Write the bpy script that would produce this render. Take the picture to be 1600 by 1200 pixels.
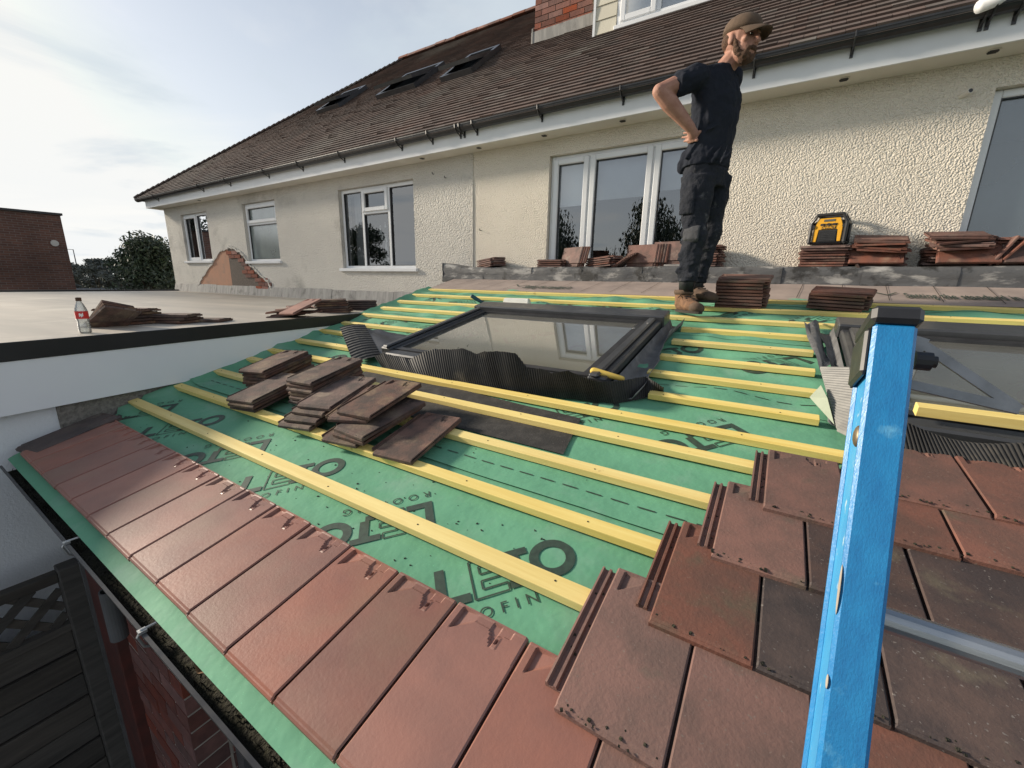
import bpy, bmesh, math, random
import numpy as np
from mathutils import Vector, Matrix, Euler
random.seed(7); rng = np.random.default_rng(7)
for o in list(bpy.data.objects): bpy.data.objects.remove(o)
scene = bpy.context.scene
COL = scene.collection
R = math.radians

# ------------------------------------------------------------------ camera
# world: x along the house wall, y towards the wall, z up; the camera is the origin, the yard lies 3.15 m below
F_PX = 646.1                                   # focal length in photo pixels (1600 wide)
MC = Matrix(((0.8454, 0.5337, 0.0208), (0.1432, -0.1888, -0.9715), (-0.5146, 0.8243, -0.2361)))  # rows: right, down, forward
cam_d = bpy.data.cameras.new("camera"); cam = bpy.data.objects.new("camera", cam_d); COL.objects.link(cam)
right, down, fwd = (MC[0].normalized(), MC[1].normalized(), MC[2].normalized())
m3 = Matrix((right, -down, -fwd)).transposed()
cam.matrix_world = m3.to_4x4()
cam_d.sensor_width = 36.0; cam_d.lens = F_PX * 36.0 / 1600.0
cam_d.clip_start = 0.02; cam_d.clip_end = 3000
scene.camera = cam

# ------------------------------------------------------------------ world and sun
SUN = Vector((-0.905, -0.240, 0.352)).normalized()     # direction towards the sun
world = bpy.data.worlds.new("World"); scene.world = world; world.use_nodes = True
wn = world.node_tree; wn.nodes.clear()
def N(t, k, **kw):
    n = t.nodes.new(k)
    for a, b in kw.items(): setattr(n, a, b)
    return n
bg = N(wn, 'ShaderNodeBackground'); wo = N(wn, 'ShaderNodeOutputWorld')
sky = N(wn, 'ShaderNodeTexSky', sky_type='NISHITA'); sky.sun_disc = False
sky.sun_elevation = math.asin(SUN.z); sky.sun_rotation = math.atan2(SUN.x, SUN.y)
sky.air_density = 1.0; sky.dust_density = 1.4; sky.ozone_density = 1.0
tc = N(wn, 'ShaderNodeTexCoord'); sep = N(wn, 'ShaderNodeSeparateXYZ')
wn.links.new(tc.outputs['Generated'], sep.inputs[0])
def wm(op, a, b=None, c=None):
    n = N(wn, 'ShaderNodeMath', operation=op)
    for i, v in enumerate((a, b, c)):
        if v is None: continue
        if isinstance(v, (int, float)): n.inputs[i].default_value = v
        else: wn.links.new(v, n.inputs[i])
    return n.outputs[0]
zz = wm('ADD', wm('MAXIMUM', sep.outputs[2], 0.0), 0.10)
cmb = N(wn, 'ShaderNodeCombineXYZ')
wn.links.new(wm('DIVIDE', sep.outputs[0], zz), cmb.inputs[0]); wn.links.new(wm('DIVIDE', sep.outputs[1], zz), cmb.inputs[1])
cmb.inputs[2].default_value = 3.3
def wnoise(scale, detail, dist, lo, hi):
    n = N(wn, 'ShaderNodeTexNoise'); n.inputs['Scale'].default_value = scale; n.inputs['Detail'].default_value = detail
    n.inputs['Roughness'].default_value = 0.55; n.inputs['Distortion'].default_value = dist
    wn.links.new(cmb.outputs[0], n.inputs['Vector'])
    r = N(wn, 'ShaderNodeMapRange'); r.interpolation_type = 'SMOOTHSTEP'
    r.inputs[1].default_value = lo; r.inputs[2].default_value = hi
    wn.links.new(n.outputs['Fac'], r.inputs[0]); return r.outputs[0]
c_white = wnoise(0.75, 8, 0.5, 0.47, 0.68)
c_dark = wnoise(0.62, 7, 0.4, 0.50, 0.64)
hz = N(wn, 'ShaderNodeMapRange'); hz.inputs[1].default_value = 0.85; hz.inputs[2].default_value = 0.0
hz.inputs[3].default_value = 0.05; hz.inputs[4].default_value = 0.85
wn.links.new(sep.outputs[2], hz.inputs[0])
mixh = N(wn, 'ShaderNodeMix', data_type='RGBA')          # thin even veil of high haze, thicker towards the horizon
cap_ = N(wn, 'ShaderNodeVectorMath', operation='MINIMUM'); cap_.inputs[1].default_value = (7.4, 7.1, 6.4); wn.links.new(sky.outputs[0], cap_.inputs[0])
wn.links.new(hz.outputs[0], mixh.inputs[0]); wn.links.new(cap_.outputs[0], mixh.inputs[6]); mixh.inputs[7].default_value = (6.5, 6.7, 6.85, 1)
mix1 = N(wn, 'ShaderNodeMix', data_type='RGBA')
wn.links.new(wm('MULTIPLY', c_white, 0.55), mix1.inputs[0]); wn.links.new(mixh.outputs[2], mix1.inputs[6]); mix1.inputs[7].default_value = (7.3, 7.2, 6.9, 1)
mix2 = N(wn, 'ShaderNodeMix', data_type='RGBA')
wn.links.new(wm('MULTIPLY', c_dark, 0.75), mix2.inputs[0]); wn.links.new(mix1.outputs[2], mix2.inputs[6]); mix2.inputs[7].default_value = (4.6, 5.2, 5.7, 1)
wn.links.new(mix2.outputs[2], bg.inputs[0]); bg.inputs[1].default_value = 0.098
wn.links.new(bg.outputs[0], wo.inputs[0])

sd = bpy.data.lights.new("sun", 'SUN'); sd.energy = 4.7; sd.angle = R(7.0); sd.color = (1.0, 0.88, 0.72)
so = bpy.data.objects.new("sun", sd); COL.objects.link(so)
so.rotation_euler = SUN.to_track_quat('Z', 'Y').to_euler(); so.location = (-20, -6, 12)
vs = scene.view_settings; vs.view_transform = 'Standard'; vs.look = 'None'; vs.exposure = 0.50; vs.gamma = 1.0; vs.use_curve_mapping = False
scene.render.engine = 'CYCLES'

# ------------------------------------------------------------------ photo pixel -> place helpers (a pixel gives a direction, the surface gives the distance)
SL = 0.20004; HR = 0.81                         # lean-to roof pitch (radians) and height of the eye above its plane
NRM = Vector((0, -math.sin(SL), math.cos(SL))); VD = Vector((0, math.cos(SL), math.sin(SL)))
def ray(x, y):
    return (right * ((x - 800) / F_PX) + down * ((y - 600) / F_PX) + fwd).normalized()
def on_roof(x, y, off=0.0):
    d = ray(x, y); return d * ((-HR + off) / NRM.dot(d))
def ruv(x, y, off=0.0):
    P = on_roof(x, y, off); return P.x, P.dot(VD)
def on_y(x, y, Y): d = ray(x, y); return d * (Y / d.y)
def on_x(x, y, X): d = ray(x, y); return d * (X / d.x)
def on_z(x, y, Z): d = ray(x, y); return d * (Z / d.z)
def rp(u, v, n=0.0): return Vector((u, 0, 0)) + VD * v + NRM * (n - HR)
ROOF_M = Matrix.Translation(NRM * -HR) @ Matrix.Rotation(SL, 4, 'X')
GZ = -3.15

# ------------------------------------------------------------------ materials
MATS = {}
def pmat(name, c1, c2=None, scale=8.0, detail=5, lo=0.35, hi=0.65, rough=0.8, bump=0.0, bscale=60.0, bdist=0.01, metallic=0.0,
         rnd=0.0, island=False, c3=None, c3scale=3.0, c3lo=0.55, c3hi=0.7, stretch=None, speck=None, speckscale=90.0, spec=0.5, trans=0.0, coord='Object', bkind='noise', rlo=None):
    if name in MATS: return MATS[name]
    m = bpy.data.materials.new(name); m.use_nodes = True; t = m.node_tree; t.nodes.clear()
    out = N(t, 'ShaderNodeOutputMaterial'); b = N(t, 'ShaderNodeBsdfPrincipled'); t.links.new(b.outputs[0], out.inputs[0])
    b.inputs['Roughness'].default_value = rough; b.inputs['Metallic'].default_value = metallic
    b.inputs['Specular IOR Level'].default_value = spec
    if trans: b.inputs['Transmission Weight'].default_value = trans
    tcn = N(t, 'ShaderNodeTexCoord'); vec = tcn.outputs[coord]
    oi = N(t, 'ShaderNodeObjectInfo')
    vadd = N(t, 'ShaderNodeVectorMath', operation='ADD'); t.links.new(vec, vadd.inputs[0])
    ms = N(t, 'ShaderNodeMath', operation='MULTIPLY'); t.links.new(oi.outputs['Random'], ms.inputs[0]); ms.inputs[1].default_value = 40.0 if rnd else 0.0
    t.links.new(ms.outputs[0], vadd.inputs[1]); v0 = vadd.outputs[0]
    if stretch:
        mp = N(t, 'ShaderNodeMapping'); mp.inputs['Scale'].default_value = stretch; t.links.new(v0, mp.inputs[0]); v1 = mp.outputs[0]
    else: v1 = v0
    def noise(sc, det, v):
        n = N(t, 'ShaderNodeTexNoise'); n.inputs['Scale'].default_value = sc; n.inputs['Detail'].default_value = det; n.inputs['Roughness'].default_value = 0.6
        t.links.new(v, n.inputs['Vector']); return n.outputs['Fac']
    def mrange(x, a, bb, p=0.0, q=1.0):
        r = N(t, 'ShaderNodeMapRange'); r.inputs[1].default_value = a; r.inputs[2].default_value = bb; r.inputs[3].default_value = p; r.inputs[4].default_value = q
        t.links.new(x, r.inputs[0]); return r.outputs[0]
    def mix(f, a, bb, mode='MIX'):
        x = N(t, 'ShaderNodeMix', data_type='RGBA', blend_type=mode)
        for i, val in ((0, f), (6, a), (7, bb)):
            if isinstance(val, tuple): x.inputs[i].default_value = (*val[:3], 1)
            elif isinstance(val, (int, float)): x.inputs[i].default_value = val
            else: t.links.new(val, x.inputs[i])
        return x.outputs[2]
    col = c1
    if c2: col = mix(mrange(noise(scale, detail, v1), lo, hi), c1, c2)
    if c3: col = mix(mrange(noise(c3scale, 6, v0), c3lo, c3hi), col, c3)
    if speck:
        s = noise(speckscale, 2, v0); col = mix(mrange(s, 0.66, 0.72), col, speck)
    if rnd or island:
        if island:
            g = N(t, 'ShaderNodeNewGeometry'); ad = N(t, 'ShaderNodeMath', operation='ADD'); t.links.new(g.outputs['Random Per Island'], ad.inputs[0]); t.links.new(oi.outputs['Random'], ad.inputs[1])
            fr = N(t, 'ShaderNodeMath', operation='FRACT'); t.links.new(ad.outputs[0], fr.inputs[0]); src = fr.outputs[0]
        else: src = oi.outputs['Random']
        k = rnd or 0.25
        hs = N(t, 'ShaderNodeHueSaturation'); t.links.new(mrange(src, 0, 1, 1 - k, 1 + k * 0.8), hs.inputs['Value'])
        w2 = N(t, 'ShaderNodeMath', operation='MULTIPLY'); t.links.new(src, w2.inputs[0]); w2.inputs[1].default_value = 7.31
        f2 = N(t, 'ShaderNodeMath', operation='FRACT'); t.links.new(w2.outputs[0], f2.inputs[0])
        t.links.new(mrange(f2.outputs[0], 0, 1, 1 - k, 1 + k * 0.5), hs.inputs['Saturation'])
        if isinstance(col, tuple): hs.inputs['Color'].default_value = (*col[:3], 1)
        else: t.links.new(col, hs.inputs['Color'])
        col = hs.outputs[0]
    if isinstance(col, tuple): b.inputs['Base Color'].default_value = (*col[:3], 1)
    else: t.links.new(col, b.inputs['Base Color'])
    if rlo is not None:
        t.links.new(mrange(noise(scale * 2.3, 4, v1), 0.3, 0.7, rlo, rough), b.inputs['Roughness'])
    if bump:
        bp = N(t, 'ShaderNodeBump'); bp.inputs['Strength'].default_value = bump; bp.inputs['Distance'].default_value = bdist
        if bkind == 'noise': hsrc = noise(bscale, 4, v1)
        else:
            vo = N(t, 'ShaderNodeTexVoronoi'); vo.feature = 'SMOOTH_F1'; vo.inputs['Scale'].default_value = bscale
            nz = N(t, 'ShaderNodeTexNoise'); nz.inputs['Scale'].default_value = bscale * 0.6; t.links.new(v1, nz.inputs['Vector'])
            vm = N(t, 'ShaderNodeVectorMath', operation='SCALE'); vm.inputs['Scale'].default_value = 1.5 / bscale; t.links.new(nz.outputs['Color'], vm.inputs[0])
            va = N(t, 'ShaderNodeVectorMath', operation='ADD'); t.links.new(v1, va.inputs[0]); t.links.new(vm.outputs[0], va.inputs[1])
            t.links.new(va.outputs[0], vo.inputs['Vector']); inv = N(t, 'ShaderNodeMath', operation='SUBTRACT'); inv.inputs[0].default_value = 1.0; t.links.new(vo.outputs['Distance'], inv.inputs[1])
            hsrc = inv.outputs[0]
        t.links.new(hsrc, bp.inputs['Height']); t.links.new(bp.outputs[0], b.inputs['Normal'])
    MATS[name] = m; return m

M_eaves = pmat('clay_new', (.290, .116, .080), (.215, .094, .070), 5, 5, .36, .64, rough=.50, rlo=.40, bump=.15, bscale=140, bdist=.003, rnd=.14, c3=(.235, .125, .085), c3scale=4, c3lo=.52, c3hi=.74)
M_red = pmat('clay_weathered', (.178, .078, .056), (.112, .060, .046), 9, 6, .36, .64, rough=.75, bump=.3, bscale=120, bdist=.004, rnd=.20, c3=(.095, .072, .05), c3scale=6, c3lo=.55, c3hi=.68, speck=(.17, .11, .085), speckscale=130)
M_dark = pmat('clay_dark', (.045, .032, .030), (.085, .052, .042), 9, 6, .4, .65, rough=.7, bump=.3, bscale=120, bdist=.004, rnd=.25, c3=(.11, .09, .06), c3scale=7, c3lo=.56, c3hi=.7, speck=(.15, .13, .115), speckscale=140)
M_loose = pmat('clay_loose', (.125, .064, .046), (.058, .037, .030), 14, 8, .40, .60, rough=.85, bump=.45, bscale=110, bdist=.004, rnd=.3, c3=(.205, .140, .085), c3scale=8, c3lo=.50, c3hi=.68, speck=(.04, .03, .025), speckscale=80)
M_stackred = pmat('clay_stacked', (.185, .080, .058), (.105, .057, .046), 12, 6, .38, .62, rough=.82, bump=.35, bscale=120, bdist=.004, rnd=.35, c3=(.23, .15, .11), c3scale=8, c3lo=.55, c3hi=.7)
M_felt = pmat('green_membrane', (.140, .355, .222), (.112, .300, .186), 3.5, 6, .3, .72, rough=.7, spec=.2, bump=.26, bscale=5.5, bdist=.03, speck=(.15, .42, .25), speckscale=230, c3=(.20, .355, .265), c3scale=4.5, c3lo=.52, c3hi=.78)
M_print = pmat('membrane_print', (.022, .040, .030), (.034, .065, .046), 60, 3, rough=.6)
M_grit = pmat('dirt_grit', (.02, .017, .013), rough=.95)
M_batten = pmat('treated_batten', (.81, .65, .235), (.71, .53, .155), 6, 6, .35, .65, rough=.72, bump=.2, bscale=40, bdist=.002, stretch=(.35, 6, 6), rnd=.07, c3=(.40, .25, .07), c3scale=13, c3lo=.68, c3hi=.74)
M_stucco = pmat('cream_render', (.76, .70, .60), (.70, .64, .54), 1.3, 5, .35, .7, rough=.95, bump=1.0, bscale=92, bdist=.014, bkind='vor', c3=(.62, .565, .475), c3scale=.7, c3lo=.56, c3hi=.75)
M_stucco2 = pmat('grey_render', (.64, .61, .55), (.57, .54, .49), 1.1, 6, .35, .7, rough=.95, bump=1.0, bscale=66, bdist=.014, bkind='vor', c3=(.30, .285, .255), c3scale=.9, c3lo=.55, c3hi=.75)  # older coat at the left; part of its grey paints the shade there
M_upvc = pmat('white_upvc', (.78, .79, .80), (.72, .73, .74), 3, 3, rough=.32)
M_soffit = pmat('white_soffit', (.74, .70, .62), (.66, .62, .55), 2, 4, rough=.45)
M_black = pmat('black_plastic', (.018, .018, .020), (.030, .030, .032), 12, 4, rough=.42, rlo=.3)
M_trim = pmat('black_trim', (.010, .011, .013), (.016, .017, .020), 3, 3, rough=.5)
M_clad = pmat('white_fascia', (.84, .86, .89), (.80, .82, .86), 2, 3, rough=.4)
M_whitewall = pmat('white_masonry', (.76, .78, .81), (.70, .72, .75), 3, 5, rough=.92, bump=.4, bscale=90, bdist=.006)
M_rough = pmat('grey_roughcast', (.17, .155, .14), (.26, .24, .215), 60, 4, .4, .6, rough=.95, bump=.9, bscale=90, bdist=.01)
M_grp = pmat('flat_roof_grp', (.44, .395, .33), (.31, .285, .245), 1.2, 6, .35, .65, rough=.5, bump=.12, bscale=30, bdist=.004, stretch=(.35, 1.6, 1), c3=(.50, .46, .39), c3scale=1.7, c3lo=.55, c3hi=.72)
M_lead = pmat('weathered_lead', (.095, .096, .098), (.36, .35, .33), 6, 9, .53, .64, rough=.72, bump=.5, bscale=16, bdist=.012, stretch=(.7, 1, 2.0), c3=(.030, .029, .027), c3scale=5, c3lo=.53, c3hi=.60, rlo=.5)
M_lead2 = pmat('wall_lead', (.23, .225, .215), (.34, .33, .31), 5, 6, .4, .62, rough=.75, bump=.3, bscale=12, bdist=.006, c3=(.14, .135, .13), c3scale=6, c3lo=.55, c3hi=.7, stretch=(3, 1, .5))
M_under = pmat('pinkish_underlay', (.36, .29, .255), (.25, .205, .185), 4, 6, .35, .7, rough=.7, bump=.25, bscale=12, bdist=.006, c3=(.20, .17, .16), c3scale=3, c3lo=.55, c3hi=.75)
M_alu = pmat('grey_aluminium_cover', (.055, .057, .062), (.075, .077, .080), 6, 4, rough=.38, metallic=.35, rlo=.28)
M_alu2 = pmat('dark_flashing', (.028, .028, .030), (.045, .045, .047), 10, 4, rough=.40, metallic=.2, bump=.2, bscale=25, bdist=.004)
M_pleat = pmat('pleated_apron', (.018, .018, .018), (.030, .029, .028), 14, 4, rough=.6, c3=(.11, .095, .07), c3scale=5, c3lo=.6, c3hi=.75)
M_pleat2 = pmat('grey_pleated_apron', (.24, .235, .22), (.17, .168, .16), 14, 4, rough=.55)
M_leadgrey = pmat('loose_grey_flashing', (.17, .17, .17), (.10, .10, .10), 14, 6, rough=.6, bump=.4, bscale=30, bdist=.006, c3=(.28, .27, .25), c3scale=8, c3lo=.55, c3hi=.7)
M_dpc = pmat('black_membrane', (.020, .019, .018), (.050, .046, .042), 16, 6, .45, .7, rough=.85, bump=.5, bscale=150, bdist=.003, speck=(.10, .09, .08), speckscale=160)
M_plain = pmat('plain_roof_tile', (.122, .080, .066), (.080, .058, .050), 1.6, 6, .35, .65, rough=.9, island=True, rnd=.16, c3=(.165, .145, .125), c3scale=.55, c3lo=.52, c3hi=.72, bump=.3, bscale=60, bdist=.006)
M_ridge = pmat('ridge_clay', (.27, .10, .06), (.16, .075, .055), 6, 5, rough=.9, rnd=.3)
M_brick = pmat('red_brick', (.26, .072, .038), (.175, .055, .035), 14, 5, rough=.9, rnd=.35, bump=.4, bscale=70, bdist=.005)
M_mortar = pmat('mortar', (.42, .37, .30), (.33, .29, .24), 20, 4, rough=.95, bump=.3, bscale=80, bdist=.004)
M_wallbrick = pmat('shed_brick', (.20, .06, .042), (.12, .042, .033), 14, 5, rough=.9, rnd=.3, bump=.4, bscale=70, bdist=.005)
M_mortar2 = pmat('dark_mortar', (.42, .37, .32), (.34, .30, .26), 20, 4, rough=.95)
M_clayboard = pmat('cream_board', (.66, .62, .50), (.60, .56, .45), 3, 4, rough=.6)
M_wood = pmat('weathered_fence', (.085, .074, .063), (.050, .044, .038), 5, 6, rough=.9, bump=.4, bscale=30, bdist=.005, stretch=(6, .6, 6), rnd=.38)
M_oxide = pmat('red_oxide_paint', (.095, .022, .016), (.055, .018, .014), 9, 5, rough=.75, c3=(.10, .09, .08), c3scale=2.2, c3lo=.58, c3hi=.66)
M_greypipe = pmat('grey_pipe', (.10, .10, .103), (.075, .075, .075), 8, 3, rough=.5)
M_moss = pmat('gutter_muck', (.035, .034, .018), (.018, .016, .011), 40, 6, rough=1.0, bump=1.0, bscale=70, bdist=.02)
M_conc = pmat('yard_concrete', (.13, .125, .115), (.085, .082, .078), 3, 6, rough=.95, bump=.3, bscale=50, bdist=.006)
M_grass = pmat('rough_grass', (.05, .075, .022), (.085, .095, .035), 4, 6, rough=1.0, bump=.6, bscale=30, bdist=.05)
M_blue = pmat('blue_fibreglass', (.015, .205, .46), (.011, .160, .39), 22, 8, .35, .65, rough=.46, bump=.25, bscale=190, bdist=.002, rlo=.30, c3=(.10, .34, .56), c3scale=34, c3lo=.62, c3hi=.76, stretch=(3, 3, .5))
M_blue_lit = pmat('sunlit_worn_blue', (.060, .34, .62), (.035, .27, .57), 30, 6, rough=.36, bump=.15, bscale=90, bdist=.003, c3=(.50, .62, .68), c3scale=46, c3lo=.62, c3hi=.72, stretch=(1, 1, .35))  # base lightened to paint the sun on this side; pale flecks are scuffs
M_metal = pmat('aluminium_rung', (.46, .48, .50), (.36, .38, .40), 30, 4, rough=.38, metallic=.85, stretch=(.3, 4, 4), bump=.1, bscale=60, bdist=.002)
M_strap = pmat('scratched_grey_strap', (.24, .24, .235), (.34, .335, .33), 40, 6, rough=.6, metallic=.3, bump=.3, bscale=60, bdist=.003)
M_rivet = pmat('rivet_metal', (.30, .24, .16), (.16, .12, .08), 60, 4, rough=.5, metallic=.7)
M_yellow = pmat('yellow_plastic', (.72, .36, .015), (.66, .33, .012), 30, 3, rough=.45)
M_screen = pmat('grey_screen', (.10, .10, .085), rough=.3)
M_skin = pmat('skin', (.41, .225, .165), (.33, .165, .118), 26, 6, rough=.62, bump=.3, bscale=90, bdist=.004, spec=.3, speck=(.27, .12, .08), speckscale=150)
M_beard = pmat('beard_hair', (.125, .062, .033), (.065, .034, .019), 70, 4, rough=.85, bump=1.0, bscale=190, bdist=.008)
M_cap = pmat('brown_cap', (.112, .073, .046), (.084, .054, .034), 30, 4, rough=.9, bump=.2, bscale=240, bdist=.002)
M_shirt = pmat('navy_tshirt', (.016, .019, .027), (.024, .027, .036), 6, 4, rough=.95, spec=.15, bump=.5, bscale=9, bdist=.03)
M_trouser = pmat('dark_work_trousers', (.018, .021, .029), (.030, .032, .038), 9, 5, rough=.92, spec=.15, bump=.6, bscale=14, bdist=.03, c3=(.11, .11, .115), c3scale=13, c3lo=.59, c3hi=.72)
M_knee = pmat('grey_knee_pad', (.050, .052, .058), (.034, .036, .042), 12, 4, rough=.9, bump=.4, bscale=25, bdist=.01)
M_boot = pmat('tan_suede', (.215, .112, .058), (.105, .056, .030), 26, 6, rough=.9, bump=.4, bscale=60, bdist=.006)
M_boot2 = pmat('brown_suede', (.11, .07, .045), (.07, .045, .03), 20, 5, rough=.9, bump=.4, bscale=60, bdist=.006)
M_sole = pmat('boot_sole', (.035, .028, .024), rough=.9)
M_eye = pmat('eye_dark', (.02, .015, .012), rough=.2)
M_bark = pmat('bark', (.075, .058, .042), (.04, .032, .025), 12, 5, rough=1.0, bump=.6, bscale=20, bdist=.02)
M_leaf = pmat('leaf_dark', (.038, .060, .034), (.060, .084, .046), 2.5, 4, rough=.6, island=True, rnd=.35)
M_leaf2 = pmat('leaf_far', (.085, .098, .090), (.115, .122, .108), 1.5, 4, rough=.8, island=True, rnd=.25)  # pale leaf tone; on the far trees it paints the distance haze
M_twig = pmat('bare_twigs', (.10, .085, .075), rough=1.0)
M_farbrick = None
M_label = pmat('red_label', (.55, .02, .02), rough=.4)
M_white = pmat('white_print', (.75, .75, .73), rough=.6)
M_teal = pmat('teal_handle', (.010, .075, .10), (.008, .055, .075), 20, 3, rough=.5)
M_plastic = pmat('cloudy_plastic', (.70, .70, .66), (.60, .60, .57), 12, 4, rough=.35)
M_cream = pmat('cream_flap', (.33, .37, .28), (.28, .32, .24), 9, 4, rough=.6)
M_yoff = pmat('yellow_offcut', (.72, .50, .10), (.62, .42, .07), 10, 4, rough=.7)
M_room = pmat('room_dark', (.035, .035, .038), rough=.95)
M_blind = pmat('pale_blind', (.70, .72, .74), (.64, .66, .69), 3, 3, rough=.9)
M_curtain = pmat('curtain', (.55, .55, .55), (.42, .42, .43), 6, 3, rough=.95, stretch=(8, 8, .4))
M_peach = pmat('bare_undercoat', (.47, .245, .155), (.40, .23, .155), 5, 6, rough=.95, bump=.5, bscale=40, bdist=.008, c3=(.30, .20, .15), c3scale=4, c3lo=.55, c3hi=.7)
M_pebble = pmat('bare_pebble_coat', (.16, .125, .10), (.10, .085, .072), 50, 4, rough=.95, bump=.8, bscale=60, bdist=.01)
M_leafdead = pmat('dead_leaf', (.16, .085, .035), (.10, .055, .025), 30, 4, rough=.9)
M_foil = pmat('galvanised', (.45, .45, .44), rough=.4, metallic=.7)

def glass_mat(name, tint=(.75, .80, .82), base=0.28, rough=0.01, haze=None):
    m = bpy.data.materials.new(name); m.use_nodes = True; t = m.node_tree; t.nodes.clear()
    out = N(t, 'ShaderNodeOutputMaterial'); mx = N(t, 'ShaderNodeMixShader'); gl = N(t, 'ShaderNodeBsdfGlossy'); tr = N(t, 'ShaderNodeBsdfTransparent')
    gl.inputs['Roughness'].default_value = rough; gl.inputs[0].default_value = (.95, .97, 1, 1); tr.inputs[0].default_value = (*tint, 1)
    fr = N(t, 'ShaderNodeFresnel'); fr.inputs[0].default_value = 1.5
    mr = N(t, 'ShaderNodeMapRange'); mr.inputs[1].default_value = .04; mr.inputs[2].default_value = 1.0; mr.inputs[3].default_value = base; mr.inputs[4].default_value = 1.0
    t.links.new(fr.outputs[0], mr.inputs[0]); t.links.new(mr.outputs[0], mx.inputs[0])
    if haze:
        df = N(t, 'ShaderNodeBsdfDiffuse'); df.inputs[0].default_value = (*haze[0], 1)
        m2 = N(t, 'ShaderNodeMixShader'); nz = N(t, 'ShaderNodeTexNoise'); nz.inputs['Scale'].default_value = 3.5; nz.inputs['Detail'].default_value = 6
        tcn = N(t, 'ShaderNodeTexCoord'); t.links.new(tcn.outputs['Object'], nz.inputs['Vector'])
        r2 = N(t, 'ShaderNodeMapRange'); r2.inputs[3].default_value = haze[1] * .6; r2.inputs[4].default_value = haze[1] * 1.4; t.links.new(nz.outputs[0], r2.inputs[0])
        t.links.new(r2.outputs[0], m2.inputs[0]); t.links.new(tr.outputs[0], m2.inputs[1]); t.links.new(df.outputs[0], m2.inputs[2]); t.links.new(m2.outputs[0], mx.inputs[1])
    else: t.links.new(tr.outputs[0], mx.inputs[1])
    t.links.new(gl.outputs[0], mx.inputs[2]); t.links.new(mx.outputs[0], out.inputs[0]); return m
M_glass = glass_mat('window_glass', (.80, .84, .86), base=.22)
M_sky_glass = glass_mat('roof_window_glass', (.62, .66, .62), .40, .012, ((.42, .41, .35), .34))
M_frost = glass_mat('frosted_glass', (.5, .55, .55), .22, .18, ((.34, .40, .38), .6))
M_frost2 = glass_mat('dark_frosted_glass', (.35, .42, .46), .16, .22, ((.10, .135, .155), .75))
M_bottle = glass_mat('clear_bottle', (.86, .88, .86), .12, .08, ((.80, .80, .77), .30))

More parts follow.
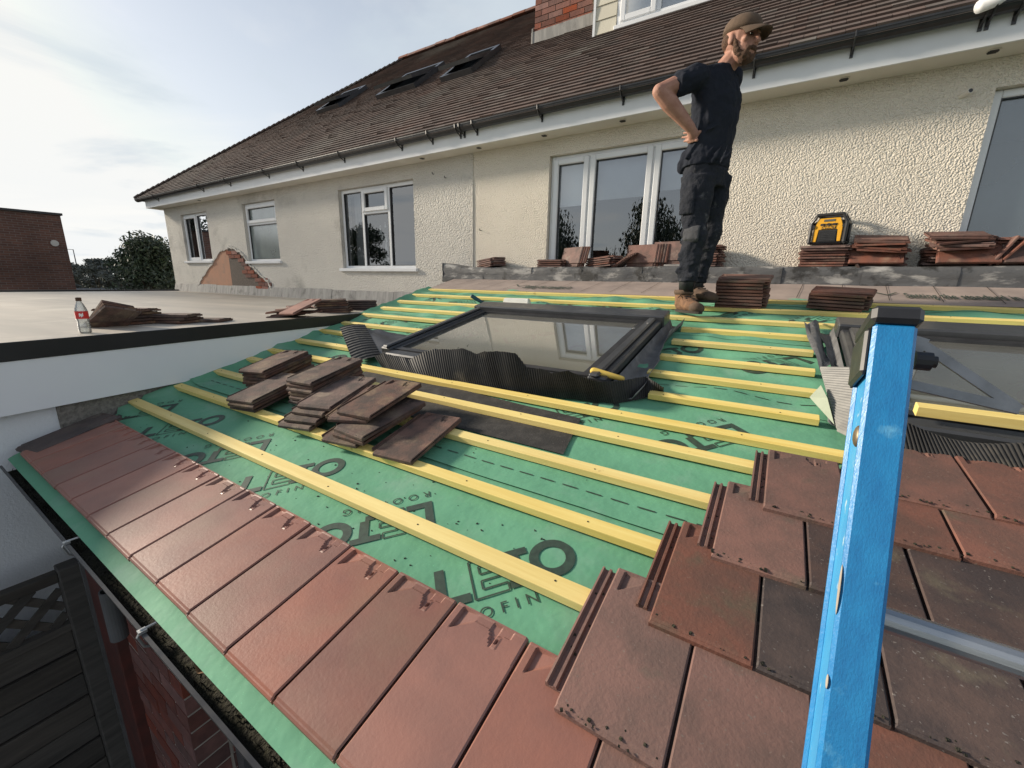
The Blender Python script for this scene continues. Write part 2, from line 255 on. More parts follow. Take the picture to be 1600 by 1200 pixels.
# ------------------------------------------------------------------ mesh helpers
class MB:
    def __init__(s): s.v = []; s.f = []
    def add(s, vs, fs):
        k = len(s.v); s.v += [tuple(p) for p in vs]; s.f += [tuple(i + k for i in f) for f in fs]; return s
    def box(s, c, d, M=None):
        x, y, z = (q / 2 for q in d); P = [Vector((sx * x, sy * y, sz * z)) for sz in (-1, 1) for sy in (-1, 1) for sx in (-1, 1)]
        if M is not None: P = [M @ p for p in P]
        P = [p + Vector(c) for p in P]
        return s.add(P, [(0, 2, 3, 1), (4, 5, 7, 6), (0, 1, 5, 4), (2, 6, 7, 3), (0, 4, 6, 2), (1, 3, 7, 5)])
    def bb(s, x0, x1, y0, y1, z0, z1): return s.box(((x0 + x1) / 2, (y0 + y1) / 2, (z0 + z1) / 2), (abs(x1 - x0), abs(y1 - y0), abs(z1 - z0)))
    def hexa(s, P): return s.add(P, [(0, 3, 2, 1), (4, 5, 6, 7), (0, 1, 5, 4), (1, 2, 6, 5), (2, 3, 7, 6), (3, 0, 4, 7)])
    def bar(s, a, b, w, hgt, up=Vector((0, 0, 1))):
        a = Vector(a); b = Vector(b); d = (b - a).normalized(); sd_ = d.cross(up).normalized() * (w / 2); u = sd_.cross(d).normalized() * (hgt / 2)
        return s.hexa([a - sd_ - u, a + sd_ - u, b + sd_ - u, b - sd_ - u, a - sd_ + u, a + sd_ + u, b + sd_ + u, b - sd_ + u])
    def loft(s, rings, cap=True, n=14):
        """rings: (centre, half axis A, half axis B)"""
        k = len(s.v)
        for c, A, B in rings:
            c = Vector(c); A = Vector(A); B = Vector(B)
            for i in range(n):
                t = 2 * math.pi * i / n; s.v.append(tuple(c + A * math.cos(t) + B * math.sin(t)))
        for r in range(len(rings) - 1):
            for i in range(n):
                j = (i + 1) % n; s.f.append((k + r * n + i, k + r * n + j, k + (r + 1) * n + j, k + (r + 1) * n + i))
        if cap:
            s.f.append(tuple(k + i for i in reversed(range(n)))); s.f.append(tuple(k + (len(rings) - 1) * n + i for i in range(n)))
        return s
    def tube(s, pts, rad, n=10, cap=True):
        rings = []; pts = [Vector(p) for p in pts]
        for i, p in enumerate(pts):
            d = (pts[min(i + 1, len(pts) - 1)] - pts[max(i - 1, 0)]).normalized()
            a = d.orthogonal().normalized() if i == 0 else (pa - d * pa.dot(d)).normalized()
            pa = a; b = d.cross(a); r = rad[i] if isinstance(rad, (list, tuple)) else rad
            rings.append((p, a * r, b * r))
        return s.loft(rings, cap, n)
    def capsule(s, a, b, ra, rb, n=12):
        a = Vector(a); b = Vector(b); d = (b - a); L = d.length; d = d / L if L > 1e-6 else Vector((0, 0, 1)); x = d.orthogonal().normalized(); y = d.cross(x); rings = []
        for t in (-.98, -.8, -.5, 0): rr = ra * math.sqrt(1 - t * t); rings.append((a + d * ra * t, x * rr, y * rr))
        for t in (0, .5, .8, .98): rr = rb * math.sqrt(1 - t * t); rings.append((b + d * rb * t, x * rr, y * rr))
        return s.loft(rings, True, n)
    def ellipsoid(s, c, r, M=None, n=16, m=10):
        rings = []; M = M or Matrix.Identity(3); c = Vector(c)
        for i in range(m + 1):
            t = -math.pi / 2 + math.pi * i / m; t = max(-1.5, min(1.5, t))
            rings.append((c + M @ Vector((0, 0, r[2] * math.sin(t))), M @ Vector((r[0] * math.cos(t), 0, 0)), M @ Vector((0, r[1] * math.cos(t), 0))))
        return s.loft(rings, True, n)
    def prism(s, poly, d):
        """poly: list of Vectors (planar), d extrusion vector"""
        n = len(poly); d = Vector(d); P = [Vector(p) for p in poly] + [Vector(p) + d for p in poly]
        return s.add(P, [tuple(reversed(range(n))), tuple(range(n, 2 * n))] + [(i, (i + 1) % n, n + (i + 1) % n, n + i) for i in range(n)])
    def mesh(s, name, smooth=False):
        me = bpy.data.meshes.new(name); me.from_pydata(s.v, [], s.f); me.update()
        if smooth: me.polygons.foreach_set('use_smooth', [True] * len(me.polygons))
        return me
    def build(s, name, mat, parent=None, smooth=False, bevel=0.0, fixn=True):
        me = s.mesh(name, smooth)
        if fixn or bevel:
            bm = bmesh.new(); bm.from_mesh(me)
            bmesh.ops.recalc_face_normals(bm, faces=bm.faces)
            if bevel: bmesh.ops.bevel(bm, geom=[e for e in bm.edges if len(e.link_faces) == 2 and e.calc_face_angle(0) > .6], offset=bevel, segments=1, affect='EDGES')
            bm.to_mesh(me); bm.free()
        return link(name, me, mat, parent)
def link(name, me, mat, parent=None, M=None):
    o = bpy.data.objects.new(name, me); COL.objects.link(o)
    if mat is not None and not me.materials: me.materials.append(mat)
    if parent is not None: o.parent = parent
    if M is not None: o.matrix_local = M
    return o
def thing(name, label, cat, group=None, loc=(0, 0, 0), M=None):
    o = bpy.data.objects.new(name, None); COL.objects.link(o); o.empty_display_size = .1
    o.location = loc
    if M is not None: o.matrix_world = M
    return tag(o, label, cat, group)
def tag(o, label=None, cat=None, group=None, kind=None):
    if label: o['label'] = label
    if cat: o['category'] = cat
    if group: o['group'] = group
    if kind: o['kind'] = kind
    return o
def part_obj(name, me, mat, parent, M):
    o = bpy.data.objects.new(name, me); COL.objects.link(o); o.parent = parent; o.matrix_local = M
    if not me.materials: me.materials.append(mat)
    elif me.materials[0] != mat: o.material_slots[0].link = 'OBJECT'; o.material_slots[0].material = mat
    return o
def text_mesh(txt, size, extrude=0.0, spacing=1.0, bold=0.0):
    c = bpy.data.curves.new('print', 'FONT'); c.body = txt; c.size = size; c.extrude = extrude; c.space_character = spacing; c.offset = bold; c.resolution_u = 4
    o = bpy.data.objects.new('print', c); COL.objects.link(o); dg = bpy.context.evaluated_depsgraph_get()
    me = bpy.data.meshes.new_from_object(o.evaluated_get(dg)); bpy.data.objects.remove(o); bpy.data.curves.remove(c); me.materials.clear(); return me
def voxel(mb, name, mat, parent, size, smooth=4, disp=None):
    """fuse overlapping volumes into one continuous skin"""
    me = mb.mesh(name)
    bm = bmesh.new(); bm.from_mesh(me); bmesh.ops.recalc_face_normals(bm, faces=bm.faces); bm.to_mesh(me); bm.free()
    o = bpy.data.objects.new(name, me); COL.objects.link(o)
    r = o.modifiers.new('r', 'REMESH'); r.mode = 'VOXEL'; r.voxel_size = size
    s_ = o.modifiers.new('s', 'SMOOTH'); s_.iterations = smooth; s_.factor = .5
    if disp:
        tx = bpy.data.textures.new(name, 'CLOUDS'); tx.noise_scale = disp[1]
        d_ = o.modifiers.new('d', 'DISPLACE'); d_.texture = tx; d_.strength = disp[0]; d_.mid_level = .5
    dg = bpy.context.evaluated_depsgraph_get(); me2 = bpy.data.meshes.new_from_object(o.evaluated_get(dg)); bpy.data.objects.remove(o)
    me2.polygons.foreach_set('use_smooth', [True] * len(me2.polygons)); me2.materials.clear()
    return link(name, me2, mat, parent)

# ================================================================== the setting
g = MB(); g.add([(-400, -400, GZ), (400, -400, GZ), (400, 400, GZ), (-400, 400, GZ)], [(0, 1, 2, 3)])
tag(g.build('ground', M_grass), kind='structure')
g = MB(); g.add([(-14, -14, GZ + .02), (9, -14, GZ + .02), (9, 4.3, GZ + .02), (-14, 4.3, GZ + .02)], [(0, 1, 2, 3)])
tag(g.build('yard_paving', M_conc), kind='structure')

# ================================================================== the house
YW = 4.40; XL = -12.47; XR = 4.6; ZS = 1.525
YF = 4.158; YG = 4.06                      # fascia face, gutter front
PITCH = R(39.0); EY, EZ = 4.05, 1.72       # lower edge of the tiling
house = thing('house', 'cream rendered chalet house with brown tiled hipped roof and black gutter', 'house', loc=(0, 0, GZ))
HM = Matrix.Translation((0, 0, -GZ))
hfix = bpy.data.objects  # children of the house carry coordinates relative to its base
def H(o):
    """parent to the house; mesh was written in scene coordinates"""
    o.parent = house; o.matrix_local = HM @ o.matrix_basis; return o
def wx(px, py): p = on_y(px, py, YW); return p.x, p.z

# openings in the wall: x0, x1, z0, z1
def opening(tl, tr, bl, br):
    a, b, c, d = wx(*tl), wx(*tr), wx(*bl), wx(*br)
    return ((a[0] + c[0]) / 2, (b[0] + d[0]) / 2, (c[1] + d[1]) / 2, (a[1] + b[1]) / 2)
W1 = opening((281, 335), (321, 331), (293, 409), (333, 408))
W2 = opening((378, 318), (428, 312), (388, 409), (439, 409))
W3 = opening((527, 296), (645, 280), (537, 421), (650, 420))
x0, z1 = wx(859, 243); x1, _ = wx(1104, 240)
W4 = (x0, x1, 0.16, z1 - .005)
x0, z1 = wx(1557, 137)
W5 = (x0, x0 + 1.8, 0.16, z1)
OPEN = [W1, W2, W3, W4, W5]
XB = wx(739, 330)[0]                        # vertical bead where the two coats of render meet
def wall_sheet(xa, xb, za, zb):
    xs = sorted({xa, xb} | {q for w in OPEN for q in w[:2] if xa < q < xb}); zs = sorted({za, zb} | {q for w in OPEN for q in w[2:] if za < q < zb})
    m = MB()
    for i in range(len(xs) - 1):
        for j in range(len(zs) - 1):
            cx, cz = (xs[i] + xs[i + 1]) / 2, (zs[j] + zs[j + 1]) / 2
            if any(w[0] < cx < w[1] and w[2] < cz < w[3] for w in OPEN): continue
            m.add([(xs[i], YW, zs[j]), (xs[i + 1], YW, zs[j]), (xs[i + 1], YW, zs[j + 1]), (xs[i], YW, zs[j + 1])], [(0, 1, 2, 3)])
    for w in OPEN:                           # reveals
        if not (xa < (w[0] + w[1]) / 2 < xb): continue
        a, b, c, d = w; y1 = YW + .22
        m.add([(a, YW, c), (a, y1, c), (a, y1, d), (a, YW, d)], [(0, 1, 2, 3)]); m.add([(b, YW, c), (b, y1, c), (b, y1, d), (b, YW, d)], [(3, 2, 1, 0)])
        m.add([(a, YW, d), (a, y1, d), (b, y1, d), (b, YW, d)], [(0, 1, 2, 3)]); m.add([(a, YW, c), (a, y1, c), (b, y1, c), (b, YW, c)], [(3, 2, 1, 0)])
    return m
m = wall_sheet(XB, XR, GZ, ZS + .12); H(m.build('wall', M_stucco, fixn=False))
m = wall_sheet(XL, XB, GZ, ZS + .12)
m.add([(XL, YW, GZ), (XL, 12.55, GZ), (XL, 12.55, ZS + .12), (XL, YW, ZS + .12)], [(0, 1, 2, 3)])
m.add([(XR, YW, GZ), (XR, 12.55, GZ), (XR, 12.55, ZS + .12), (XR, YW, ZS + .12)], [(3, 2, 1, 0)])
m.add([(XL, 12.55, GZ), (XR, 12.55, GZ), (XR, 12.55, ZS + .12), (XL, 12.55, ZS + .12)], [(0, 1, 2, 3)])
tag(H(m.build('wall', M_stucco2, fixn=False)), 'older render, its grey partly standing in for shade')
m = MB(); m.bb(XB - .012, XB + .006, YW - .010, YW + .01, GZ, ZS); H(m.build('render_bead', M_stucco2))

def frame(mb, x0, x1, z0, z1, w, y0, y1):
    mb.bb(x0, x0 + w, y0, y1, z0, z1); mb.bb(x1 - w, x1, y0, y1, z0, z1); mb.bb(x0 + w, x1 - w, y0, y1, z0, z0 + w); mb.bb(x0 + w, x1 - w, y0, y1, z1 - w, z1)
def window(w, lights, sill=True, glass=M_glass, blind=None, rec=.055, curtains=False, room=True):
    """lights: list of (x0, x1, z0, z1, sash) as fractions of the opening"""
    x0, x1, z0, z1 = w; root = bpy.data.objects.new('window', None); COL.objects.link(root)
    def P(o): o.parent = root; return o
    fr = MB(); y0, y1 = YW + rec, YW + rec + .07; e = .002
    frame(fr, x0 + e, x1 - e, z0 + e, z1 - e, .05, y0, y1)
    Wd, Hh = x1 - x0, z1 - z0
    ws = []
    for (a, b, c, d, sash) in lights:
        xa, xb, za, zb = x0 + a * Wd, x0 + b * Wd, z0 + c * Hh, z0 + d * Hh
        if a > 0: fr.bb(xa - .025, xa + .025, y0 + .003, y1, max(za, z0 + .05), min(zb, z1 - .05))
        if c > 0: fr.bb(max(xa, x0 + .05) + .025 * (a > 0), min(xb, x1 - .05) - .025 * (b < 1), y0 + .006, y1, za - .025, za + .025)
        ga, gb, gc, gd = (xa + (.05 if a == 0 else .025), xb - (.05 if b == 1 else .025), za + (.05 if c == 0 else .025), zb - (.05 if d == 1 else .025))
        if sash:
            s_ = MB(); frame(s_, ga + .002 - .016, gb - .002 + .016, gc + .002 - .016, gd - .002 + .016, .055, y0 - .018, y0 + .04)
            P(s_.build('sash', M_upvc, bevel=.006)); ga += .036; gb -= .036; gc += .036; gd -= .036
        b_ = MB(); frame(b_, ga - .002, gb + .002, gc - .002, gd + .002, .012, y0 + .008, y0 + .03); P(b_.build('glazing_bead', M_black))
        p = MB(); yy = y0 + .030
        p.add([(ga, yy, gc), (gb, yy, gc), (gb, yy, gd), (ga, yy, gd)], [(0, 1, 2, 3)]); P(p.build('pane', glass))
    P(fr.build('frame', M_upvc, bevel=.006))
    if sill:
        s_ = MB(); s_.bb(x0 - .05, x1 + .05, YW - .045, YW + rec + .05, z0 - .035, z0 + .012); P(s_.build('sill', M_upvc, bevel=.006))
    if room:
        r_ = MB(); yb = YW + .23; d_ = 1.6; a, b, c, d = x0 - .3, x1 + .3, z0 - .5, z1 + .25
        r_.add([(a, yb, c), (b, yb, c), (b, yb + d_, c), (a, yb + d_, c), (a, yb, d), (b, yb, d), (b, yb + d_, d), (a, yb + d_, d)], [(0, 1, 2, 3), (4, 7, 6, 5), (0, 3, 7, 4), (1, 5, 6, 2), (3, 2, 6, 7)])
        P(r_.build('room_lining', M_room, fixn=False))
    if blind:
        b_ = MB()
        for (f0, f1, lo) in blind:
            xa, xb = x0 + f0 * Wd + .05, x0 + f1 * Wd - .05
            b_.bb(xa, xb, YW + .17, YW + .176, z0 + lo * Hh, z1 - .02); b_.bb(xa, xb, YW + .165, YW + .182, z0 + lo * Hh - .02, z0 + lo * Hh + .004)
        P(b_.build('roller_blind', M_blind))
    H(root); return root
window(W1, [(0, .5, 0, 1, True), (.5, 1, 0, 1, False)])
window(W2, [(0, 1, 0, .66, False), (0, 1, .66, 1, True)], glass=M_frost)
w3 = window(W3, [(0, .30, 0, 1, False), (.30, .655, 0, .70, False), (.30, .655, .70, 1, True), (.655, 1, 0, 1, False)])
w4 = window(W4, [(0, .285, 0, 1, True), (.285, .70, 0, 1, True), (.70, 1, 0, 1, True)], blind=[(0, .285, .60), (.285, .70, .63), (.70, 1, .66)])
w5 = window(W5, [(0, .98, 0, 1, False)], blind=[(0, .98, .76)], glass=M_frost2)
# W3: net curtain, hanging angel garland and a star in the window
def star_poly(cx, cz, r, y, t=.010):
    mb = MB(); P = []
    for i in range(10):
        a = math.pi / 2 + i * math.pi / 5; rr = r if i % 2 == 0 else r * .42; P.append(Vector((cx + rr * math.cos(a), y, cz + rr * math.sin(a))))
    for i in range(10): mb.bar(P[i], P[(i + 1) % 10], t, t, Vector((0, 1, 0)))
    return mb
x0, x1, z0, z1 = W3; Wd, Hh = x1 - x0, z1 - z0
m = MB()
for k in range(9):
    xx = x0 + .07 + k * .022; m.tube([(xx, YW + .25, z0 + .02), (xx + .004, YW + .25, z1 - .02)], .012, 6)
m = m.build('curtain', M_curtain); m.parent = w3
m = star_poly(x0 + .50 * Wd, z0 + .10 * Hh, .115, YW + .20); m = m.build('star_ornament', M_white); m.parent = w3
m = MB()
for (fx, fz, s_) in ((.42, .50, .07), (.55, .52, .07), (.49, .40, .06), (.44, .42, .05), (.54, .42, .05), (.49, .30, .07), (.49, .56, .04)):
    cx, cz = x0 + fx * Wd, z0 + fz * Hh
    m.prism([Vector((cx - s_ * .5, YW + .21, cz - s_)), Vector((cx + s_ * .5, YW + .21, cz - s_)), Vector((cx + s_ * .08, YW + .21, cz + s_ * .6)), Vector((cx - s_ * .08, YW + .21, cz + s_ * .6))], (0, .004, 0))
    m.ellipsoid((cx, YW + .212, cz + s_ * .75), (s_ * .2, .003, s_ * .2), n=8, m=6)
m = m.build('paper_garland', M_white); m.parent = w3

# exposed brick where the render has fallen away
poly = [(343, 1047), (400, 985), (450, 905), (505, 835), (560, 740), (600, 722), (640, 700), (700, 705), (760, 742), (830, 830), (870, 880), (930, 940), (980, 985), (1020, 1020), (1060, 1085)]
PP = []
for (a, b) in poly:
    x, z = wx(250 + a / 6.0, 270 + b / 6.0); PP.append((x, max(z, -.33)))
PP[0] = (PP[0][0], -.28); PP[-1] = (PP[-1][0], -.28)
cxm = sum(p[0] for p in PP) / len(PP)
def halfpoly(lo, hi):
    Q = [p for p in PP if lo <= p[0] <= hi]
    def zat(x):
        for i in range(len(PP) - 1):
            if PP[i][0] <= x <= PP[i + 1][0]:
                t = (x - PP[i][0]) / (PP[i + 1][0] - PP[i][0] + 1e-9); return PP[i][1] + t * (PP[i + 1][1] - PP[i][1])
        return -.30
    L = [(lo, -.30)] + ([(lo, zat(lo))] if lo > PP[0][0] + .01 else []) + Q + ([(hi, zat(hi))] if hi < PP[-1][0] - .01 else []) + [(hi, -.30)]
    return L, zat
patch = bpy.data.objects.new('exposed_patch', None); COL.objects.link(patch); H(patch)
tag(patch, 'bare brick and undercoat where render has fallen away')
xm = wx(250 + 660 / 6, 270 + 900 / 6)[0]
for (lo, hi, mt, nm) in ((PP[0][0], xm, M_peach, 'undercoat'), (xm, PP[-1][0], M_pebble, 'undercoat')):
    L, zat = halfpoly(lo, hi); mb = MB(); mb.prism([Vector((x, YW - .004, z)) for x, z in L], (0, .01, 0)); o = mb.build(nm, mt); o.parent = patch
mb = MB()
for i in range(len(PP) - 1):
    a = Vector((PP[i][0], YW - .010, PP[i][1])); b = Vector((PP[i + 1][0], YW - .010, PP[i + 1][1])); n_ = max(2, int((b - a).length / .06)); prev = a
    for k in range(1, n_ + 1):
        q = a.lerp(b, k / n_) + Vector((random.uniform(-.02, .02), 0, random.uniform(-.02, .02))); mb.bar(prev, q, random.uniform(.025, .05), .022, Vector((0, 1, 0))); prev = q
o = mb.build('broken_edge', M_stucco2); o.parent = patch
_, zat = halfpoly(xm, PP[-1][0])
bme = MB().box((0, 0, 0), (.215, .02, .065)).mesh('brick'); bme.materials.append(M_brick)
for r_ in range(22):
    zc = -.26 + r_ * .075
    for k in range(14):
        xc = xm + .05 + k * .225 + (r_ % 2) * .11
        top = zat(xc); 
        if zc + .03 < top and (zc > top - .20 or (zc > top - .42 and random.random() < .25)): part_obj('brick', bme, M_brick, patch, Matrix.Translation((xc, YW - .010, zc)))

# soffit, fascia, vents, gutter
m = MB(); m.bb(XL - .24, XR, YF + .019, YW - .002, ZS, ZS + .012); H(m.build('soffit', M_soffit))
m = MB(); m.bb(XL - .24, XR, YF, YF + .018, ZS - .004, ZS + .18); m.bb(XL - .26, XL - .242, YF, 12.7, ZS - .004, ZS + .18); H(m.build('fascia', M_upvc))
for px, py in ((1535, 98), (1319, 122), (974, 189), (852, 212), (750, 231), (660, 247), (295, 310)):
    p = on_z(px, py, ZS); q = bpy.data.objects.new('soffit_vent', None); COL.objects.link(q); q.location = (p.x, YF + .105, ZS); H(q)
    mb = MB(); mb.tube([(0, 0, .006), (0, 0, -.006)], .037, 18); o = mb.build('vent_rim', M_soffit); o.parent = q
    mb = MB()
    for k in range(5): w_ = .028 * math.sqrt(1 - ((k - 2) / 3.0) ** 2); mb.bb(-w_, w_, (k - 2) * .011 - .003, (k - 2) * .011 + .003, -.010, -.005)
    o = mb.build('vent_slot', M_black); o.parent = q
gx0, gx1 = XL - .52, XR
def gutter_profile(r, t):
    o_ = [(-r * math.cos(a), -r * math.sin(a)) for a in [math.pi * k / 8 for k in range(9)]]; i_ = [((r - t) * -math.cos(a), -(r - t) * math.sin(a)) for a in [math.pi * k / 8 for k in reversed(range(9))]]
    return o_ + i_
prof = gutter_profile(.058, .004)
m = MB(); m.prism([Vector((gx0, YG + .045 + a, ZS + .195 + b)) for a, b in prof], (gx1 - gx0, 0, 0))
m.bb(gx0, gx1, YG - .016, YG - .006, ZS + .19, ZS + .202)
gut = H(m.build('gutter', M_black))
for i, px in enumerate((240, 310, 352, 412, 465, 530, 620, 668, 712, 718, 738, 840, 968, 1175, 1330, 1535, 1546, 1590)):
    p = on_y(px, 300 - (px - 300) * .2, YG); mb = MB()
    mb.tube([(p.x, YG - .02, ZS + .205), (p.x, YG - .018, ZS + .17), (p.x, YG + .01, ZS + .135), (p.x, YG + .05, ZS + .125), (p.x, YF - .004, ZS + .10)], .006, 6)
    mb.bb(p.x - .010, p.x + .010, YF - .010, YF - .001, ZS + .085, ZS + .15)
    o = mb.build('gutter_bracket', M_black); o.parent = gut

# tiled roof: the face towards the photograph with real tiles, the hip and rear as plain slopes
roof = bpy.data.objects.new('roof', None); COL.objects.link(roof); H(roof)
RY = 8.47; RZ = EZ + (RY - EY) * math.tan(PITCH); EXL = XL - .50
HX = EXL + (RY - EY)                       # ridge end (45 degree hip)
m = MB(); EX2 = XR + .3; BY = 2 * RY - EY
e0, e1, e2, e3 = (EXL, EY, EZ - .03), (EX2, EY, EZ - .03), (EX2, RY, RZ - .03), (HX, RY, RZ - .03)
m.add([e0, e1, e2, e3], [(0, 1, 2, 3)]); m.add([(EXL, BY, EZ - .03), e0, e3], [(0, 1, 2)]); m.add([(EX2, BY, EZ - .03), (EXL, BY, EZ - .03), e3, e2], [(0, 1, 2, 3)])
m.add([e1, (EX2, BY, EZ - .03), e2], [(0, 1, 2)])
o = m.build('roof_deck', M_plain, fixn=False); o.parent = roof
cs, sn = math.cos(PITCH), math.sin(PITCH)
def rpt(x, s, n=0.0): return Vector((x, EY + s * cs - n * sn, EZ + s * sn + n * cs))
SLOPE = (RY - EY) / cs; GA = .100; TW = .165
def on_hroof(px, py, n=.02):
    nn = Vector((0, -sn, cs)); d = ray(px, py); t = nn.dot(rpt(0, 0, n)) / nn.dot(d); return d * t
def plain(x, s, w=TW, j=0.0):
    a = rpt(x + .0015, s, .022 + j); b = rpt(x + w - .0015, s, .022 + j * .6); c = rpt(x + w - .0015, s + GA + .03, .003); d = rpt(x + .0015, s + GA + .03, .003)
    a2 = rpt(x + .0015, s, .001); b2 = rpt(x + w - .0015, s, .001)
    return [a, b, c, d, a2, b2], [(0, 1, 2, 3), (4, 5, 1, 0), (4, 0, 3), (5, 2, 1)]
tiles = []
for r_ in range(int(SLOPE / GA)):
    s = r_ * GA; y = s * cs; xl = EXL + y; x = EXL - .1 + (r_ % 2) * TW / 2
    while x < EX2:
        if x + TW > xl:
            tiles.append((max(x, xl), s, min(TW, x + TW - xl), random.uniform(-.001, .003) if random.random() < .92 else random.uniform(.003, .009)))
        x += TW
def seen(t):
    p = rpt(t[0] + .08, t[1] + .05, .01); q = MC @ p
    if q.z < .1: return None
    px, py = 800 + F_PX * q.x / q.z, 600 + F_PX * q.y / q.z
    return p.length if (-5 < px < 1605 and -5 < py < 1205 and not (1020 < px < 1200 and 30 < py < 110)) else None
near = sorted([(seen(t), i) for i, t in enumerate(tiles) if seen(t) is not None])[:290]; nearset = {i for _, i in near}
stuff = MB()
for i, t in enumerate(tiles):
    vs_, fs_ = plain(*t)
    if i in nearset:
        c = vs_[0]; mb = MB().add([v - c for v in vs_], fs_); o = link('roof_tile', mb.mesh('roof_tile'), M_plain, roof); o.location = c
    else: stuff.add(vs_, fs_)
o = link('roof_tile_field', stuff.mesh('roof_tile_field'), M_plain, roof); tag(o, kind='stuff')
# bonnet line along the hip and ridge tiles
k = 0; L = (RY - EY) * math.sqrt(2 + math.tan(PITCH) ** 2); hd = Vector((1, 1, math.tan(PITCH))).normalized(); hip0 = Vector((EXL, EY, EZ + .012))
hb = MB(); s = 0
while s < L:
    p = hip0 + hd * s; hb.box(p + hd * .08 + Vector((0, 0, .01)), (.13, .13, .030), Matrix.Rotation(R(45), 3, 'Z') @ Matrix.Rotation(-math.atan(math.tan(PITCH) / math.sqrt(2)) - .12, 3, 'Y')); s += .13
o = hb.build('hip_bonnets', M_plain); o.parent = roof; tag(o, kind='stuff')
rm = MB(); rr = .11
rm.prism([Vector((0, rr * math.cos(a) * 1.1, rr * math.sin(a) * .8)) for a in [math.pi * q / 8 for q in range(9)]], (.29, 0, 0)); rme = rm.mesh('ridge_tile'); rme.materials.append(M_ridge)
x = HX - .15
while x < EX2:
    part_obj('ridge_tile', rme, M_ridge, roof, Matrix.Translation((x, RY, RZ - .02 + random.uniform(-.008, .008)))); x += .30

# roof windows standing open on the slope
def roof_light(px_bl, px_br, ln):
    a = on_hroof(*px_bl); b = on_hroof(*px_br); x0, x1 = a.x, b.x; s0 = (a.y - EY) / cs
    q = bpy.data.objects.new('roof_window', None); COL.objects.link(q); H(q)
    fr = MB()
    def slab(xa, xb, sa, sb, na, nb): fr.hexa([rpt(xa, sa, na), rpt(xb, sa, na), rpt(xb, sb, na), rpt(xa, sb, na), rpt(xa, sa, nb), rpt(xb, sa, nb), rpt(xb, sb, nb), rpt(xa, sb, nb)])
    slab(x0, x0 + .07, s0, s0 + ln, 0, .085); slab(x1 - .07, x1, s0, s0 + ln, 0, .085); slab(x0 + .07, x1 - .07, s0, s0 + .07, 0, .085); slab(x0 + .07, x1 - .07, s0 + ln - .07, s0 + ln, 0, .085)
    o = fr.build('frame', M_alu); o.parent = q
    w = MB(); w.hexa([rpt(x0 + .07, s0 + .07, .02), rpt(x1 - .07, s0 + .07, .02), rpt(x1 - .07, s0 + ln - .07, .02), rpt(x0 + .07, s0 + ln - .07, .02), rpt(x0 + .07, s0 + .07, .03), rpt(x1 - .07, s0 + .07, .03), rpt(x1 - .07, s0 + ln - .07, .03), rpt(x0 + .07, s0 + ln - .07, .03)])
    o = w.build('opening', M_room); o.parent = q
    # pivoting sash: lower half swung out, top half in
    sa, ca = math.sin(.17), math.cos(.17); mid = s0 + ln * .55
    def sp(x, t, n): return rpt(x, mid + t * ca + n * sa, .07 - t * sa + n * ca)
    s_ = MB()
    def sl(xa, xb, ta, tb, na, nb): s_.hexa([sp(xa, ta, na), sp(xb, ta, na), sp(xb, tb, na), sp(xa, tb, na), sp(xa, ta, nb), sp(xb, ta, nb), sp(xb, tb, nb), sp(xa, tb, nb)])
    h0, h1 = -ln * .52, ln * .42
    sl(x0 + .01, x0 + .09, h0, h1, 0, .05); sl(x1 - .09, x1 - .01, h0, h1, 0, .05); sl(x0 + .09, x1 - .09, h0, h0 + .09, 0, .05); sl(x0 + .09, x1 - .09, h1 - .09, h1, 0, .05)
    o = s_.build('sash', M_alu); o.parent = q
    p = MB(); p.add([sp(x0 + .09, h0 + .09, .025), sp(x1 - .09, h0 + .09, .025), sp(x1 - .09, h1 - .09, .025), sp(x0 + .09, h1 - .09, .025)], [(0, 1, 2, 3)]); o = p.build('pane', M_sky_glass); o.parent = q
roof_light((690, 128), (740, 112), 1.0); roof_light((590, 155), (645, 140), 1.0); roof_light((497, 178), (527, 170), .95)

# chimney with its own bricks
ca_ = on_hroof(836, 66); cb_ = on_hroof(918, 47)
cx0, cx1, cy0 = ca_.x, cb_.x, ca_.y - .02; cy1 = cy0 + .75; zb = rpt(0, (cy0 - EY) / cs).z - .3
chim = bpy.data.objects.new('chimney', None); COL.objects.link(chim); H(chim)
m = MB(); m.bb(cx0 + .012, cx1 - .012, cy0 + .012, cy1, zb, zb + 2.9); o = m.build('core', M_mortar); o.parent = chim
bme2 = MB().box((0, 0, 0), (.215, .10, .065)).mesh('brick'); bme2.materials.append(M_brick); bme3 = MB().box((0, 0, 0), (.1025, .10, .065)).mesh('brick'); bme3.materials.append(M_brick)
wch = cx1 - cx0
for r_ in range(32):
    zc = zb + .3 + r_ * .075
    x = cx0 if r_ % 2 == 0 else cx0 - .1125
    while x < cx1 - .05:
        a, b = max(x, cx0), min(x + .215, cx1)
        if b - a > .06: part_obj('brick', bme2, M_brick, chim, Matrix.Translation(((a + b) / 2, cy0 + .05 + random.uniform(-.002, .002), zc)) @ Matrix.Diagonal(((b - a) / .215, 1, 1, 1)))
        x += .225
    for q in range(3): part_obj('brick', bme2, M_brick, chim, Matrix.Translation((cx0 + .05, cy0 + .215 + q * .225 + (r_ % 2) * .06, zc)) @ Matrix.Rotation(R(90), 4, 'Z'))
m = MB(); m.bb(cx0 - .05, cx1 + .05, cy0 - .012, cy0 - .002, zb + .25, zb + .46)
for (xx, sg) in ((cx0 - .03, 1), (cx1 + .03, -1)): m.prism([Vector((xx - .008, cy0 - .02, zb + .26)), Vector((xx - .008, cy0 + .55, zb + .72)), Vector((xx - .008, cy0 + .55, zb + .88)), Vector((xx - .008, cy0 - .02, zb + .50))], (.016, 0, 0))
o = m.build('lead_apron', M_lead2); o.parent = chim

